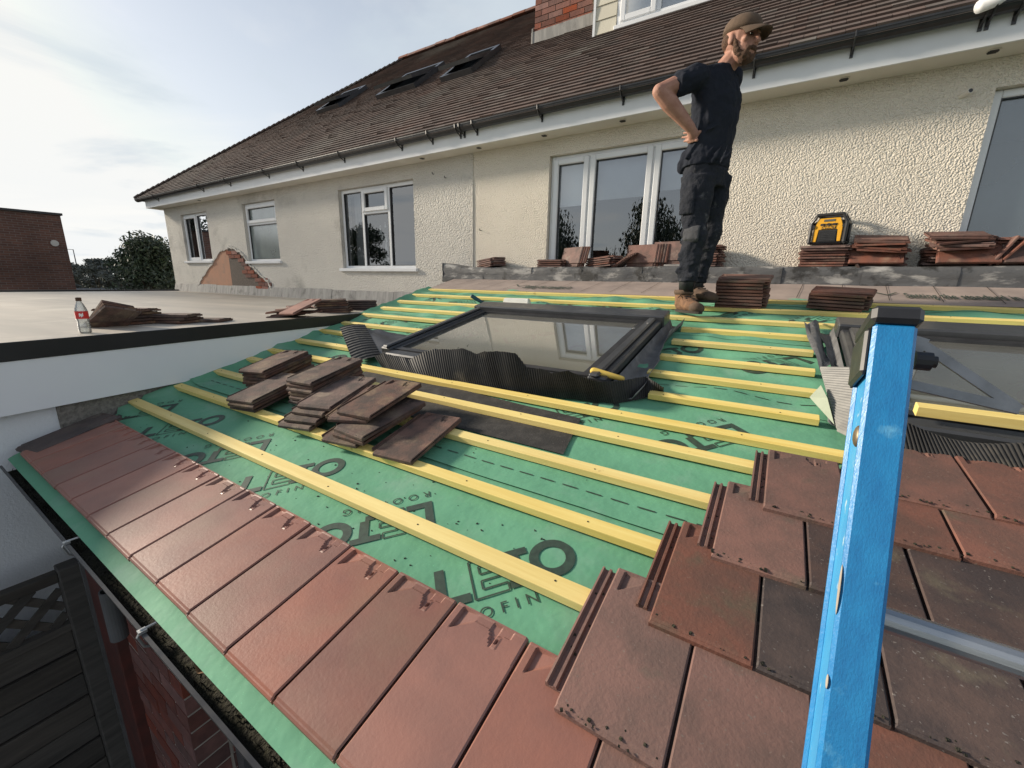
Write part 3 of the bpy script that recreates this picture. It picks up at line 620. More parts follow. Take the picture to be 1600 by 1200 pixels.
# dormer: boarded cheek and a white window over the slope
da = on_hroof(929, 53); db = on_hroof(962, 47); DY = (da.y + db.y) / 2; dz = on_y(929, 54, DY).z; DX0 = da.x; DX1 = on_y(962, 47, DY).x
dorm = bpy.data.objects.new('dormer', None); COL.objects.link(dorm); H(dorm)
z = dz - .02; k = 0
while z < dz + 1.6:
    m = MB(); m.hexa([(DX0 + .03, DY - .012, z), (DX1, DY - .012, z), (DX1, DY + .01, z), (DX0 + .03, DY + .01, z), (DX0 + .03, DY - .002, z + .15), (DX1, DY - .002, z + .15), (DX1, DY + .01, z + .15), (DX0 + .03, DY + .01, z + .15)]); o = m.build('board', M_clayboard); o.parent = dorm; z += .152
m = MB(); m.bb(DX0, DX0 + .03, DY - .02, DY + .02, dz - .03, dz + 1.6); o = m.build('corner_trim', M_upvc); o.parent = dorm
m = MB(); m.bb(DX0 + .005, DX0 + 3.6, DY + .25, DY + 2.2, dz - .3, dz + 1.75); o = m.build('dormer_body', M_clayboard); o.parent = dorm
m = MB(); m.bb(DX0 - .2, DX0 + 3.8, DY - .15, DY + 2.4, dz + 1.72, dz + 1.85); o = m.build('dormer_roof', M_trim); o.parent = dorm
wz = on_y(962, 46, DY).z; m = MB(); m.bb(DX1 - .01, DX1 + 2.6, DY - .06, DY + .08, wz - .03, wz + .015); o = m.build('sill', M_upvc, bevel=.005); o.parent = dorm
dwin = bpy.data.objects.new('window', None); COL.objects.link(dwin); dwin.parent = dorm
fr = MB(); frame(fr, DX1 + .003, DX1 + 2.5, wz + .017, wz + 1.3, .055, DY, DY + .07)
xm1 = on_y(1027, 24, DY).x; fr.bb(xm1 - .03, xm1 + .03, DY + .002, DY + .07, wz + .072, wz + 1.245); xm2 = xm1 + (xm1 - DX1) * 1.25; fr.bb(xm2 - .03, xm2 + .03, DY + .002, DY + .07, wz + .072, wz + 1.245)
o = fr.build('frame', M_upvc, bevel=.006); o.parent = dwin
s_ = MB(); frame(s_, DX1 + .05, xm1 - .022, wz + .062, wz + 1.25, .06, DY - .018, DY + .03); o = s_.build('sash', M_upvc, bevel=.006); o.parent = dwin
m = MB(); m.add([(DX1 + .05, DY + .035, wz + .06), (DX1 + 2.45, DY + .035, wz + .06), (DX1 + 2.45, DY + .035, wz + 1.25), (DX1 + .05, DY + .035, wz + 1.25)], [(0, 1, 2, 3)]); o = m.build('pane', M_glass); o.parent = dwin
m = MB(); m.bb(DX1 + .06, DX1 + 2.45, DY + .15, DY + .16, wz + .05, wz + 1.25); o = m.build('roller_blind', M_blind); o.parent = dwin
# small white valley end at the right, overflow pipe and fixings on the wall
p = on_y(1575, 4, 4.0); m = MB(); m.tube([(p.x - .12, 4.02, p.z + .02), (p.x + .5, 4.3, p.z + .25)], .034, 12); o = m.build('valley_end', M_upvc, smooth=True); H(o)
x, z = wx(1512, 146); m = MB(); m.tube([(x - .03, YW + .01, z - .012), (x, YW - .05, z)], .017, 12); H(m.build('overflow_pipe', M_soffit)); m = MB(); m.tube([(x + .0006, YW - .051, z), (x + .001, YW - .053, z)], .012, 12); H(m.build('pipe_bore', M_black))
for px, py in ((697, 278), (678, 272), (752, 360)):
    x, z = wx(px, py); m = MB(); m.tube([(x, YW, z), (x, YW - .03, z - .004), (x, YW - .034, z + .018)], .005, 6); H(m.build('wall_hook', M_black))
# lead flashing dressed against the wall above the flat roof, one strip per length
xs = [wx(px, 450)[0] for px in (276, 296, 320, 340, 364, 391, 404, 442, 479, 520, 557, 616, 668)]
for i in range(len(xs) - 1):
    m = MB(); a, b = xs[i] + .004, xs[i + 1] - .004; zt = wx((276 + 616) / 2, 452)[1]
    m.hexa([(a, YW - .050 + .004 * (i % 2), -.335), (b, YW - .050 + .004 * (i % 2), -.335), (b, YW - .001, -.335), (a, YW - .001, -.335), (a, YW - .012, -.165 + .006 * (i % 3)), (b, YW - .012, -.165 + .006 * (i % 3)), (b, YW - .001, -.165), (a, YW - .001, -.165)])
    H(m.build('lead_flashing', M_lead2))

# ================================================================== the flat-roofed neighbour on the left
NA = Vector((-2.828, .682, 0)); NTH = R(10.84)
nb = thing('flat_roof_extension', 'flat roofed extension with black edge trim and white fascia boarding', 'building', loc=(NA.x, NA.y, GZ)); nb.rotation_euler = (0, 0, NTH)
bpy.context.view_layer.update()
NM = Matrix.Translation((NA.x, NA.y, 0)) @ Matrix.Rotation(NTH, 4, 'Z'); NI = NM.inverted()
def NB(o): o.parent = nb; o.matrix_local = Matrix.Translation((0, 0, -GZ)); return o
yw_at = lambda xl: (YW - .004 - NA.y - xl * math.sin(NTH)) / math.cos(NTH)      # local y where the house wall is
m = MB(); zf = -.335
m.add([(-8.55, -6, zf), (-.02, -6, zf), (-.02, yw_at(-.02), zf), (-8.55, yw_at(-8.55), zf)], [(0, 1, 2, 3)])
m.add([(-.02, -6, zf), (-.012, -6, -.292), (-.012, yw_at(0) - .2, -.292), (-.02, yw_at(0) - .2, zf)], [(3, 2, 1, 0)])
NB(m.build('roof_sheet', M_grp, fixn=False))
m = MB(); m.prism([Vector((-.03, -6, -.30)), Vector((.008, -6, -.288)), Vector((.008, -6, -.371)), Vector((-.03, -6, -.371))], (0, 6 + 2.55, 0)); NB(m.build('edge_trim', M_trim, bevel=.004))
m = MB(); m.bb(-8.62, -8.55, -6, yw_at(-8.6), -.45, -.305); NB(m.build('edge_trim', M_trim))
m = MB(); m.bb(-.03, .0, -6, 2.45, -.603, -.3705); NB(m.build('fascia_board', M_clad))
ys = (NI @ on_x(92, 640, -2.80)).y
m = MB(); m.bb(-.30, -.045, -6, ys, GZ, -.598); NB(m.build('wall', M_whitewall))
m = MB(); m.bb(-.30, -.030, ys, 3.6, GZ, -.598); tag(NB(m.build('wall', M_rough)), 'bare grey roughcast')
m = MB(); m.bb(-8.5, -.31, -6, 3.2, GZ, -.36); NB(m.build('building_body', M_whitewall))

# ================================================================== the lean-to being re-roofed
lean = thing('lean_to_extension', 'brick lean-to whose low roof is stripped to green membrane and yellow battens', 'extension', loc=(-.5, 2.2, GZ))
LI = Matrix.Translation((.5, -2.2, -GZ))
def LT(o): o.parent = lean; o.matrix_local = LI @ o.matrix_basis; return o
lroof = bpy.data.objects.new('roof', None); COL.objects.link(lroof); lroof.parent = lean; lroof.matrix_local = LI @ ROOF_M
def RF(o): o.parent = lroof; return o
def uleft(v): return -2.80 - .188 * (v - .535)
UR = 2.3; VT = 4.15
BV = [.585, .80, 1.03, 1.25, 1.415, 1.645, 1.885, 2.12, 2.385, 2.635, 2.90, 3.19, 3.46]     # batten lines up the slope
from mathutils import noise as mn
def fz(u, v):
    """membrane height: flat low down, slack and billowing higher up"""
    k = max(0.0, min(1.0, (v - 1.45) / .5)); kl = max(0.0, min(1.0, (-2.35 - u) / .5)) * max(0.0, min(1.0, (v - 1.0) / .5)); k = max(k, kl)
    w = mn.noise(Vector((u * 3.1, v * 5.2, 1.7))) * .030 + mn.noise(Vector((u * 7.3 + 3, v * 9.0, 4.1))) * .016
    d = min(abs(v - b) for b in BV); pin = min(1.0, d / .07)
    fine = mn.noise(Vector((u * 9, v * 9, 8.8))) * .0016 + mn.noise(Vector((u * 2.6 + v * 2, v * 3.1 - u, 5.5))) * .005
    return -.004 + fine * (1 - k) + k * pin * (w + .004) - (1 - pin) * k * .004
SHEETS = [(.088, .96), (.872, 1.74), (1.70, 2.56), (2.52, 3.40), (3.36, 3.53)]
def felt_z(u, v):
    return fz(u, v)
for k, (va, vb) in enumerate(SHEETS):
    m = MB(); nu, nv = 120, int((vb - va) / .022) + 2; base = .0025 * k
    for j in range(nv + 1):
        v = va + (vb - va) * j / nv; ul = uleft(v) - (.02 if v < .5 else .05)
        for i in range(nu + 1):
            u = ul + (UR - ul) * (i / nu)
            e = 0.0
            if k == 0 and v < .12: e = -(.12 - v) * .25
            if k == 1 and j < 3: e = .004 * (1 - j / 3) + abs(mn.noise(Vector((u * 2.2, 0, 3)))) * .006
            curl = max(0.0, (ul + .10 - u) / .10) * .035 if v > .62 else 0
            if v < .62: curl = max(0.0, (ul + .16 - u) / .16) * .02 * (v > .5)
            m.v.append((u, v, felt_z(u, v) + base + e + curl))
    for j in range(nv):
        for i in range(nu): a = j * (nu + 1) + i; m.f.append((a, a + 1, a + nu + 2, a + nu + 1))
    RF(m.build('roofing_membrane', M_felt, smooth=True, fixn=False))
m = MB(); P0 = [(uleft(.13), .13), (UR, .13), (UR, VT - .02), (uleft(VT) + .02, VT - .02)]
m.prism([Vector((u, v, -.17)) for u, v in P0], (0, 0, .125)); RF(m.build('roof_deck', M_room))

# ------- print on the membrane: big letters with an outlined E, and small ROOFING beneath, alternately upright and turned
ring = [(math.cos(2 * math.pi * i / 28), math.sin(2 * math.pi * i / 28)) for i in range(28)]
def glyph_leto():
    """big letters in a local frame: baseline x, cap height about .115; returns verts, faces"""
    mb = MB(); H_ = .112; t = .024
    def rect(x0, y0, x1, y1):
        n_ = max(1, int(max(x1 - x0, y1 - y0) / .02)); 
        for q in range(n_):
            if x1 - x0 > y1 - y0: a, b = x0 + (x1 - x0) * q / n_, x0 + (x1 - x0) * (q + 1) / n_; mb.add([(a, y0, 0), (b, y0, 0), (b, y1, 0), (a, y1, 0)], [(0, 1, 2, 3)])
            else: a, b = y0 + (y1 - y0) * q / n_, y0 + (y1 - y0) * (q + 1) / n_; mb.add([(x0, a, 0), (x1, a, 0), (x1, b, 0), (x0, b, 0)], [(0, 1, 2, 3)])
    rect(0, 0, t, H_); rect(t, 0, .078, t)                                   # L
    X = .086; l = .0045
    def line(a, b):
        d = (Vector(b) - Vector(a)); n_ = Vector((-d.y, d.x, 0)).normalized() * l / 2; a = Vector(a); b = Vector(b)
        mb.add([a - n_, b - n_, b + n_, a + n_], [(0, 1, 2, 3)])
    E_ = [(X, 0), (X + .082, 0), (X + .082, .022), (X + .022, .022), (X + .022, .046), (X + .07, .046), (X + .07, .066), (X + .022, .066), (X + .022, .090), (X + .06, .090), (X + .06, H_), (X, H_)]
    for i in range(len(E_)): line((*E_[i], 0), (*E_[(i + 1) % len(E_)], 0))
    rect(X + .066, .090, X + .150, H_); rect(X + .086, 0, X + .112, .022); rect(X + .100, .022, X + .126, .090)   # T leans on the E
    cx, cy, r0, r1 = X + .205, H_ / 2, .058, .034; k = len(mb.v)
    for c, s in ring: mb.v.append((cx + r0 * c, cy + r0 * s, 0)); mb.v.append((cx + r1 * c, cy + r1 * s, 0))
    for i in range(28): j = (i + 1) % 28; mb.f.append((k + 2 * i, k + 2 * j, k + 2 * j + 1, k + 2 * i + 1))
    return mb
GL = glyph_leto(); TR_ = text_mesh('ROOFING', .040, spacing=1.75)
tv = [tuple(v.co) for v in TR_.vertices]; tf = [tuple(p.vertices) for p in TR_.polygons]
def stamp(mb, ox, oy, ang, k):
    ca, sa = math.cos(ang), math.sin(ang)
    def put(V, F, dx, dy):
        P = []
        for (x, y, z) in V:
            x += dx; y += dy; u = ox + x * ca - y * sa; v = oy + x * sa + y * ca; P.append((u, v, felt_z(u, v) + .0025 * k + .0022))
        mb.add(P, F)
    put(GL.v, GL.f, 0, 0); put(tv, tf, .0, -.052)
ANG = R(46.8)
for k, (va, vb) in enumerate(SHEETS):
    mb = MB(); sh = [0, -.17, .018, .20, .35][k]
    for q in range(-1, 9):
        # upright: centre of the O sits at (-.385, .675) on the first sheet, repeat .905
        ou = -.385 + sh + .837 * 0 - .905 * q + (1.81 if k else .905); ov = .675 + .836 * k
        cu, cv = .291, .056
        stamp(mb, ou - (cu * math.cos(ANG) - cv * math.sin(ANG)), ov - (cu * math.sin(ANG) + cv * math.cos(ANG)), ANG, k)
        # turned: L foot at (-.845, .661)
        stamp(mb, ou - .43, ov + .03, ANG + math.pi, k)
    # clip to the sheet
    V = mb.v; keep = [f for f in mb.f if all(uleft(V[i][1]) < V[i][0] < UR - .05 and va + .01 < V[i][1] < (SHEETS[k + 1][0] - .006 if k + 1 < len(SHEETS) else vb) for i in f)]
    mb.f = keep; RF(mb.build('printed_lettering', M_print, fixn=False))
mb = MB()                                        # dashed lap lines
for v0 in (1.08, .945, 1.80, 2.63):
    kk = sum(1 for s in SHEETS if s[0] < v0) - 1; u = uleft(v0) + .05
    while u < .2:
        P = [(a, b, felt_z(a, b) + .0025 * kk + .0022) for a, b in ((u, v0), (u + .05, v0), (u + .05, v0 + .005), (u, v0 + .005))]; mb.add(P, [(0, 1, 2, 3)]); u += .078
tag(RF(mb.build('printed_dashes', M_print, fixn=False)), kind='stuff')
# grit and crumbs scattered on the membrane
mb = MB()
for q in range(120):
    if q < 75: u, v = random.gauss(random.choice([-.44, -.85, -1.6, -.7, -1.2]), .12), random.gauss(random.choice([.5, .62, .70]), .06)
    else: u, v = random.uniform(-2.5, -.1), random.uniform(.45, 1.05)
    if v < .44 or v > 1.06 or u < uleft(v) + .05 or u > -.2: continue
    s = random.uniform(.0010, .0032); kk = 1 if v > .872 else 0
    mb.box((u, v, felt_z(u, v) + .0025 * kk + s * .3), (s * 2, s, s), Matrix.Rotation(random.uniform(0, 3), 3, 'Z'))
tag(RF(mb.build('grit', M_grit)), kind='stuff')
# black membrane patch below the roof window and the flap beside the right one
m = MB(); pts = [ruv(880, 712), ruv(908, 655), (-1.95, 1.44), (-1.95, 1.085)]
nn_ = 16; a, b, c, d = [Vector((*p, 0)) for p in pts]
for i in range(nn_ + 1):
    for t in (0, .5, 1):
        p = a.lerp(d, i / nn_).lerp(b.lerp(c, i / nn_), t); m.v.append((p.x, p.y, felt_z(p.x, p.y) + .010))
for i in range(nn_):
    for t in range(2): q = i * 3 + t; m.f.append((q, q + 1, q + 4, q + 3))
RF(m.build('black_membrane_patch', M_dpc, smooth=True, fixn=False))

# ------- battens, each a length of timber
NAILS = MB()
def batten(u0, u1, v, n0=0.0, w=.042, t=.025, ds=0.0):
    m = MB(); s = random.uniform(-.003, .003)
    L = u1 - u0; ns = max(1, int(L / .5)); cs_ = []
    m.hexa([(0, -w / 2, 0), (L, -w / 2 + ds, 0), (L, w / 2 + ds, 0), (0, w / 2, 0), (0, -w / 2, t), (L, -w / 2 + ds, t), (L, w / 2 + ds, t), (0, w / 2, t)])
    o = m.build('batten', M_batten, bevel=.0015); o.location = (u0, v + s * .5, n0); RF(o)
    q = u0 + .06
    while q < u1:
        for dq in (0,): NAILS.box((q + dq, v + random.uniform(-.008, .008), n0 + t + .0006), (.0038, .0038, .0012), Matrix.Rotation(random.uniform(0, 3), 3, 'Z'))
        q += .41 + random.uniform(-.02, .02)
    return o
SK = (-1.97, -.57, 1.50, 2.66); SK2 = (.285, 1.55, 1.55, 2.70)
tile_left = {0: -.262, 1: -.165, 2: -.09, 3: -.005, 4: .34}
for i, v in enumerate(BV):
    ul = ruv(*[(205, 630), (275, 606), (338, 582), (390, 562), (424, 548), (465, 533), (504, 516), (541, 504), (572, 490), (604, 480), (629, 470), (651, 460), (677, 452)][i], .012)[0]
    n0 = .004
    if i < 5: batten(ul, tile_left[i] + .05, v, n0, w=.046 if i == 0 else .042)
    elif i < 10: batten(ul, SK[0] - (.34 if i == 5 else .06), v, n0); batten(SK[1] + (.16 if i == 5 else .09), SK2[0] - .10, v, n0)
    elif i == 10: batten(ul, .62, v, n0); batten(.63, UR - .1, v + .02, n0)
    else: batten(ul, UR - .1, v, n0)
m = MB(); m.hexa([(0, -.02, 0), (1.2, -.02, 0), (1.2, .02, 0), (0, .02, 0), (0, -.02, .036), (1.2, -.02, .036), (1.2, .02, .036), (0, .02, .036)])

tag(RF(NAILS.build('nail_heads', M_grit)), kind='stuff')
# ------- interlocking clay tile: flat face, side channel on the left, nib pocket and nail hole at the head
TWD, TLN = .1735, .318
def tile_mesh(head=True):
    mb = MB(); t0, t1 = .006, .020; W, L = TWD, TLN; yh = L - .062
    # face profile along y (nose with a groove, then flat), extruded in x
    prof_ = [(0, t0 - .003), (0, .013), (.0035, .0165), (.006, .0165), (.010, t1), (yh, t1 + .0008)]
    xs = [0.0, .003, .003 + (W - .006) * .5, W - .003, W]
    def dz(x): return -.003 if x in (0.0, W) else 0
    k = len(mb.v)
    for (y, z) in prof_:
        for x in xs: mb.v.append((x, y, z + (dz(x) if y > 0.003 else 0)))
    nx = len(xs)
    for j in range(len(prof_) - 1):
        for i in range(nx - 1): a = k + j * nx + i; mb.f.append((a, a + 1, a + nx + 1, a + nx))
    # head: height field with the pocket, boss and rim
    gx, gy = (44, 20) if head else (4, 3); k2 = len(mb.v)
    def hz_(x, y):
        z = t1 + .0008
        if x < .003 or x > W - .003: return z - .003
        s = (y - yh) / (L - yh)
        fx = x / W
        if s > .94: return z + .0008                                  # rim at the head
        sb = .06 + (fx - .10) / .26 * .62
        if .10 < fx < .36 and s > sb: return z - .0085 * (1 - (fx - .10) / .30) * min(1, (s - sb) / .12)    # wedge pocket
        if .36 <= fx < .56 and s > .66: return z - .0016
        if .56 <= fx < .66 and s > .66 - (fx - .56) * 5.0: return z - .0050 * min(1, (s - .10) / .3)          # small pit beside the nail hole
        if .66 <= fx < .75 and .20 < s < .56: return (z - .006) if (abs(fx - .705) < .014 and abs(s - .40) < .08) else z + .0012
        if .66 <= fx < .84 and s > .60 + (fx - .66) * .6: return z - .0028
        return z
    for j in range(gy + 1):
        for i in range(gx + 1): x = W * i / gx; y = yh + (L - yh) * j / gy; mb.v.append((x, y, hz_(x, y)))
    for j in range(gy):
        for i in range(gx): a = k2 + j * (gx + 1) + i; mb.f.append((a, a + 1, a + gx + 2, a + gx + 1))
    # sides, back, underside
    mb.add([(0, 0, t0 - .003), (W, 0, t0 - .003), (W, L, t0 - .003), (0, L, t0 - .003), (0, 0, .013), (W, 0, .013), (W, L, t1 - .002), (0, L, t1 - .002)], [(0, 3, 2, 1), (1, 2, 6, 5), (0, 4, 7, 3), (2, 3, 7, 6)])
    # channel on the left with two ribs
    c0 = -.033
    pr = [(c0, 0), (c0, .012), (c0 + .004, .013), (c0 + .007, .006), (c0 + .014, .006), (c0 + .016, .012), (c0 + .021, .012), (c0 + .023, .005), (.001, .005), (.001, 0)]
    mb.prism([Vector((x, .03, z)) for x, z in pr], (0, L - .034, 0))
    me = mb.mesh('roof_tile'); return me
T_ME = tile_mesh(True); T_ME.materials.append(M_eaves)
def laid(u, v, n_low, n_head, mat, yaw=0.0):
    M = Matrix.Translation((u, v, n_low)) @ Matrix.Rotation(yaw, 4, 'Z') @ Matrix.Rotation(math.atan2(n_head - n_low, TLN), 4, 'X')
    return part_obj('roof_tile', T_ME, mat, lroof, M)
u = -.312; k = 0
while u > uleft(.3) + .05:
    laid(u, .124 + random.uniform(-.002, .002), .010, .013, M_dark if k == 14 else M_eaves, random.uniform(-.004, .004)); u -= .1785; k += 1
tag(laid(uleft(.3) + .045, .122, .012, .020, M_dark, R(10.5)), 'mossy grey edge tile')
for q in range(1, 10): laid(-.312 + .1785 * q, .124, .010, .013, random.choice([M_red, M_dark, M_eaves]))
rows = [(.352, -.216, .033), (.566, -.121, .047), (.784, -.044, .051), (1.000, .043, .053), (1.175, .31, .052)]
first = {0: [M_red, M_red, M_red, M_dark], 1: [M_red, M_dark, M_dark, M_red], 2: [M_red, M_dark, M_dark, M_red], 3: [M_red, M_red, M_red, M_red], 4: [M_red] * 4}
for r_, (v, u0, n) in enumerate(rows):
    u = u0; k = 0
    while u < 1.9:
        mt = first[r_][k] if k < 4 else random.choice([M_red, M_red, M_dark])
        laid(u, v + random.uniform(-.003, .003), n + random.uniform(-.001, .002), .029 + random.uniform(0, .002), mt, random.uniform(-.006, .006)); u += .1785; k += 1
# moss and grit lodged in tile joints and on noses
mb = MB()
for q in range(480):
    r_ = random.randrange(5); v, u0, n = rows[r_]; kt = random.randrange(4)
    if random.random() < .55: u = u0 + kt * .1785 + random.uniform(0, TWD); vv = v + abs(random.gauss(0, .012)); nn = n + .0185
    else: u = u0 - random.uniform(.004, .030); vv = v + random.uniform(.04, .30); nn = n + .004
    s = random.uniform(.001, .0032); mb.box((u, vv, nn + s * .4 + (vv - v) * (.029 - n) / TLN), (s * 1.6, s * 1.6, s), Matrix.Rotation(random.uniform(0, 3), 3, 'Z'))
tag(RF(mb.build('moss_crumbs', M_moss)), kind='stuff')

# ------- strip of underlay and lead along the wall
m = MB(); nu, nv = 90, 8
for j in range(nv + 1):
    for i in range(nu + 1):
        v = 3.50 + (VT - 3.50) * j / nv; u = uleft(v) - .02 + (UR - uleft(v)) * i / nu; m.v.append((u, v, .026 + mn.noise(Vector((u * 3, v * 4, 9))) * .004))
for j in range(nv):
    for i in range(nu): a = j * (nu + 1) + i; m.f.append((a, a + 1, a + nu + 2, a + nu + 1))
RF(m.build('underlay_strip', M_under, smooth=True, fixn=False))
for (px, py, sz) in ((823, 450, .088), (1410, 465, .088)):
    u, v = ruv(px, py, .01); tmx = text_mesh('Setting the standard in', sz * .62, spacing=1.05, bold=.0012); o = link('printed_lettering', tmx, M_print, lroof, Matrix.Translation((u, v - .10, .0335)) @ Matrix.Diagonal((1, 3.6, 1, 1)))
    mb = MB(); mb.add([(u - .16, v + .06, .0315), (u - .09, v - .03, .0315), (u - .075, v - .03, .0315), (u - .14, v + .06, .0315)], [(0, 1, 2, 3)]); mb.add([(u - .075, v - .03, .0318), (u - .02, v + .06, .0318), (u - .035, v + .06, .0318), (u - .09, v - .03, .0318)], [(0, 1, 2, 3)]); RF(mb.build('printed_tick', M_print, fixn=False))
mb = MB(); u = -3.4
while u < 2.2: mb.add([(u, 3.56, .0318), (u + .004, 3.56, .0318), (u + .05, VT - .04, .0318), (u + .046, VT - .04, .0318)], [(0, 1, 2, 3)]); u += random.uniform(.24, .30)
RF(mb.build('printed_guide_lines', M_grit, fixn=False))

YL = 4.15
def lead_top(x):
    if x < -3.3: return .185 + (-3.3 - x) * .14
    return .182 + .012 * mn.noise(Vector((x * 1.7, 3, 1)))
xs_l = [-3.66, -3.05, -2.38, -1.78, -1.16, -.62, -.02, .52, 1.02, 1.78, 2.3]
for i in range(len(xs_l) - 1):
    a, b = xs_l[i] - .01, xs_l[i + 1] + .015; m = MB(); nx = 26; push = .004 * (i % 2)
    prof_ = [(.248, .0), (.03, 0), (.006, -.006), (-.006, -.03), (-.004, -.08), (.000, -.13), (-.014, -.170), (-.006, -.178), (.010, -.172)]
    for q in range(nx + 1):
        x = a + (b - a) * q / nx; zt = lead_top(x)
        for kk, (dy, dz) in enumerate(prof_):
            w = mn.noise(Vector((x * 6.1, dz * 14, 2.2 + i))) * .010 * (1 if kk > 1 else .2)
            m.v.append((x, YL + dy + w - push, zt + dz * ((zt + .0) / .182 if kk > 5 else 1) + w * .5))
    n_ = len(prof_)
    for q in range(nx):
        for kk in range(n_ - 1): c = q * n_ + kk; m.f.append((c, c + 1, c + n_ + 1, c + n_))
    LT(m.build('lead_capping', M_lead, smooth=True, fixn=False))
m = MB(); m.prism([Vector((-3.665, YL - .008, .02)), Vector((-3.665, YL - .012, .232)), Vector((-3.665, YW - .002, .232)), Vector((-3.665, YW - .002, .02))], (.006, 0, 0)); LT(m.build('lead_end', M_black))
m = MB(); m.bb(-3.6, 2.3, YL + .03, YW - .003, -.02, .168); LT(m.build('ledge_board', M_room))

# ------- eaves: fascia, gutter full of moss, bricks below, corner board and downpipe
m = MB(); m.bb(uleft(0) + .02, UR, .335, .352, -1.0, -.80); LT(m.build('fascia', M_black))
gy, gz = .281, -.802; prof = gutter_profile(.058, .004)
m = MB(); x0g = uleft(0) - .0; m.prism([Vector((x0g, gy + a, gz + b)) for a, b in prof], (UR - x0g, 0, 0)); m.bb(x0g, UR, gy - .062, gy - .054, gz - .002, gz + .0025)
lg = LT(m.build('gutter', M_black))
for px, py in ((105, 850), (225, 988)):
    p = on_z(px, py, gz); mb = MB(); x = p.x
    mb.tube([(x, gy + .035, gz + .010), (x, gy - .02, gz + .008), (x, gy - .060, gz + .009), (x, gy - .068, gz - .004), (x, gy - .060, gz - .035), (x, gy - .02, gz - .066)], .0030, 6); mb.bb(x - .007, x + .007, gy - .066, gy - .050, gz + .002, gz + .009)
    o = mb.build('gutter_clip', M_foil); o.parent = lg
m = MB(); nu = 160; nv = 6
for j in range(nv + 1):
    for i in range(nu + 1):
        x = x0g + (UR - x0g) * i / nu; y = gy - .050 + .10 * j / nv; z = gz - .034 + .018 * (j / nv) + mn.noise(Vector((x * 9, y * 30, 1))) * .012 + mn.noise(Vector((x * 40, y * 60, 1))) * .008
        m.v.append((x, y, z))
for j in range(nv):
    for i in range(nu): a = j * (nu + 1) + i; m.f.append((a, a + 1, a + nu + 2, a + nu + 1))
o = m.build('gutter_moss', M_moss, smooth=True, fixn=False); LT(o); tag(o, kind='stuff')
mb = MB()
for q in range(500):
    x = random.uniform(x0g, 0); y = gy - .045 + random.random() * .06; a = random.uniform(0, 6.28); s = random.uniform(.006, .018)
    p = Vector((x, y, gz - .03)); mb.bar(p, p + Vector((math.cos(a) * s, math.sin(a) * s * .5, random.uniform(.002, .014))), .0016, .0016)
o = mb.build('moss_strands', M_moss); LT(o); tag(o, kind='stuff')
# brick front wall (to the reveal), then a dark doorway
YB = .365; XQ = -1.535
m = MB(); m.bb(-2.10, XQ - .003, YB + .003, YB + .11, GZ, -.80); m.bb(XQ + 1.0, UR, YB + .006, YB + .11, GZ, -.80); m.bb(XQ - .10, XQ - .006, YB + .1105, .62, GZ, -.80); LT(m.build('wall_core', M_mortar2))
fb = MB().box((0, 0, 0), (.215, .10, .065)).mesh('brick'); fb.materials.append(M_wallbrick)
bw = bpy.data.objects.new('front_wall', None); COL.objects.link(bw); LT(bw)
for r_ in range(31):
    zc = GZ + .04 + r_ * .075
    part_obj('brick', fb, M_wallbrick, bw, Matrix.Translation((XQ - .05, YB + .1125 + (.055 if r_ % 2 == 0 else .1075), zc)) @ Matrix.Rotation(R(90), 4, 'Z') @ Matrix.Diagonal((.49 if r_ % 2 == 0 else 1, 1, 1, 1)))
    x = XQ
    if r_ % 2: part_obj('brick', fb, M_wallbrick, bw, Matrix.Translation((x - .05125, YB + .05, zc)) @ Matrix.Diagonal((.477, 1, 1, 1))); x -= .1125
    while x > -2.05:
        part_obj('brick', fb, M_wallbrick, bw, Matrix.Translation((x - .1075, YB + .05 + random.uniform(-.002, .002), zc))); x -= .225
m = MB(); m.bb(XQ + .012, XQ + .07, .48, .55, GZ, -.86); LT(m.build('door_frame', M_greypipe)); m = MB(); m.bb(XQ + .07, XQ + .98, .53, .56, GZ, -.86); LT(m.build('door', M_room))
m = MB(); m.bb(-2.33, -2.10, YB - .035, YB + .05, GZ, -.98); LT(m.build('corner_board', M_oxide, bevel=.004))
m = MB(); m.bb(-2.345, -2.325, YB - .045, YB - .03, GZ, -.98); LT(m.build('corner_bead', M_greypipe))
p = on_y(178, 958, YB - .10); m = MB(); n_ = 20
m.loft([(Vector((p.x, p.y, p.z - .09)), (.023, 0, 0), (0, .023, 0)), (Vector((p.x, p.y, p.z + .085)), (.023, 0, 0), (0, .023, 0)), (Vector((p.x, p.y, p.z + .085)), (.019, 0, 0), (0, .019, 0)), (Vector((p.x, p.y, p.z - .02)), (.019, 0, 0), (0, .019, 0))], True, n_)
m.bb(p.x - .025, p.x + .025, p.y + .019, YB - .03, p.z - .012, p.z + .012); LT(m.build('downpipe_socket', M_greypipe))

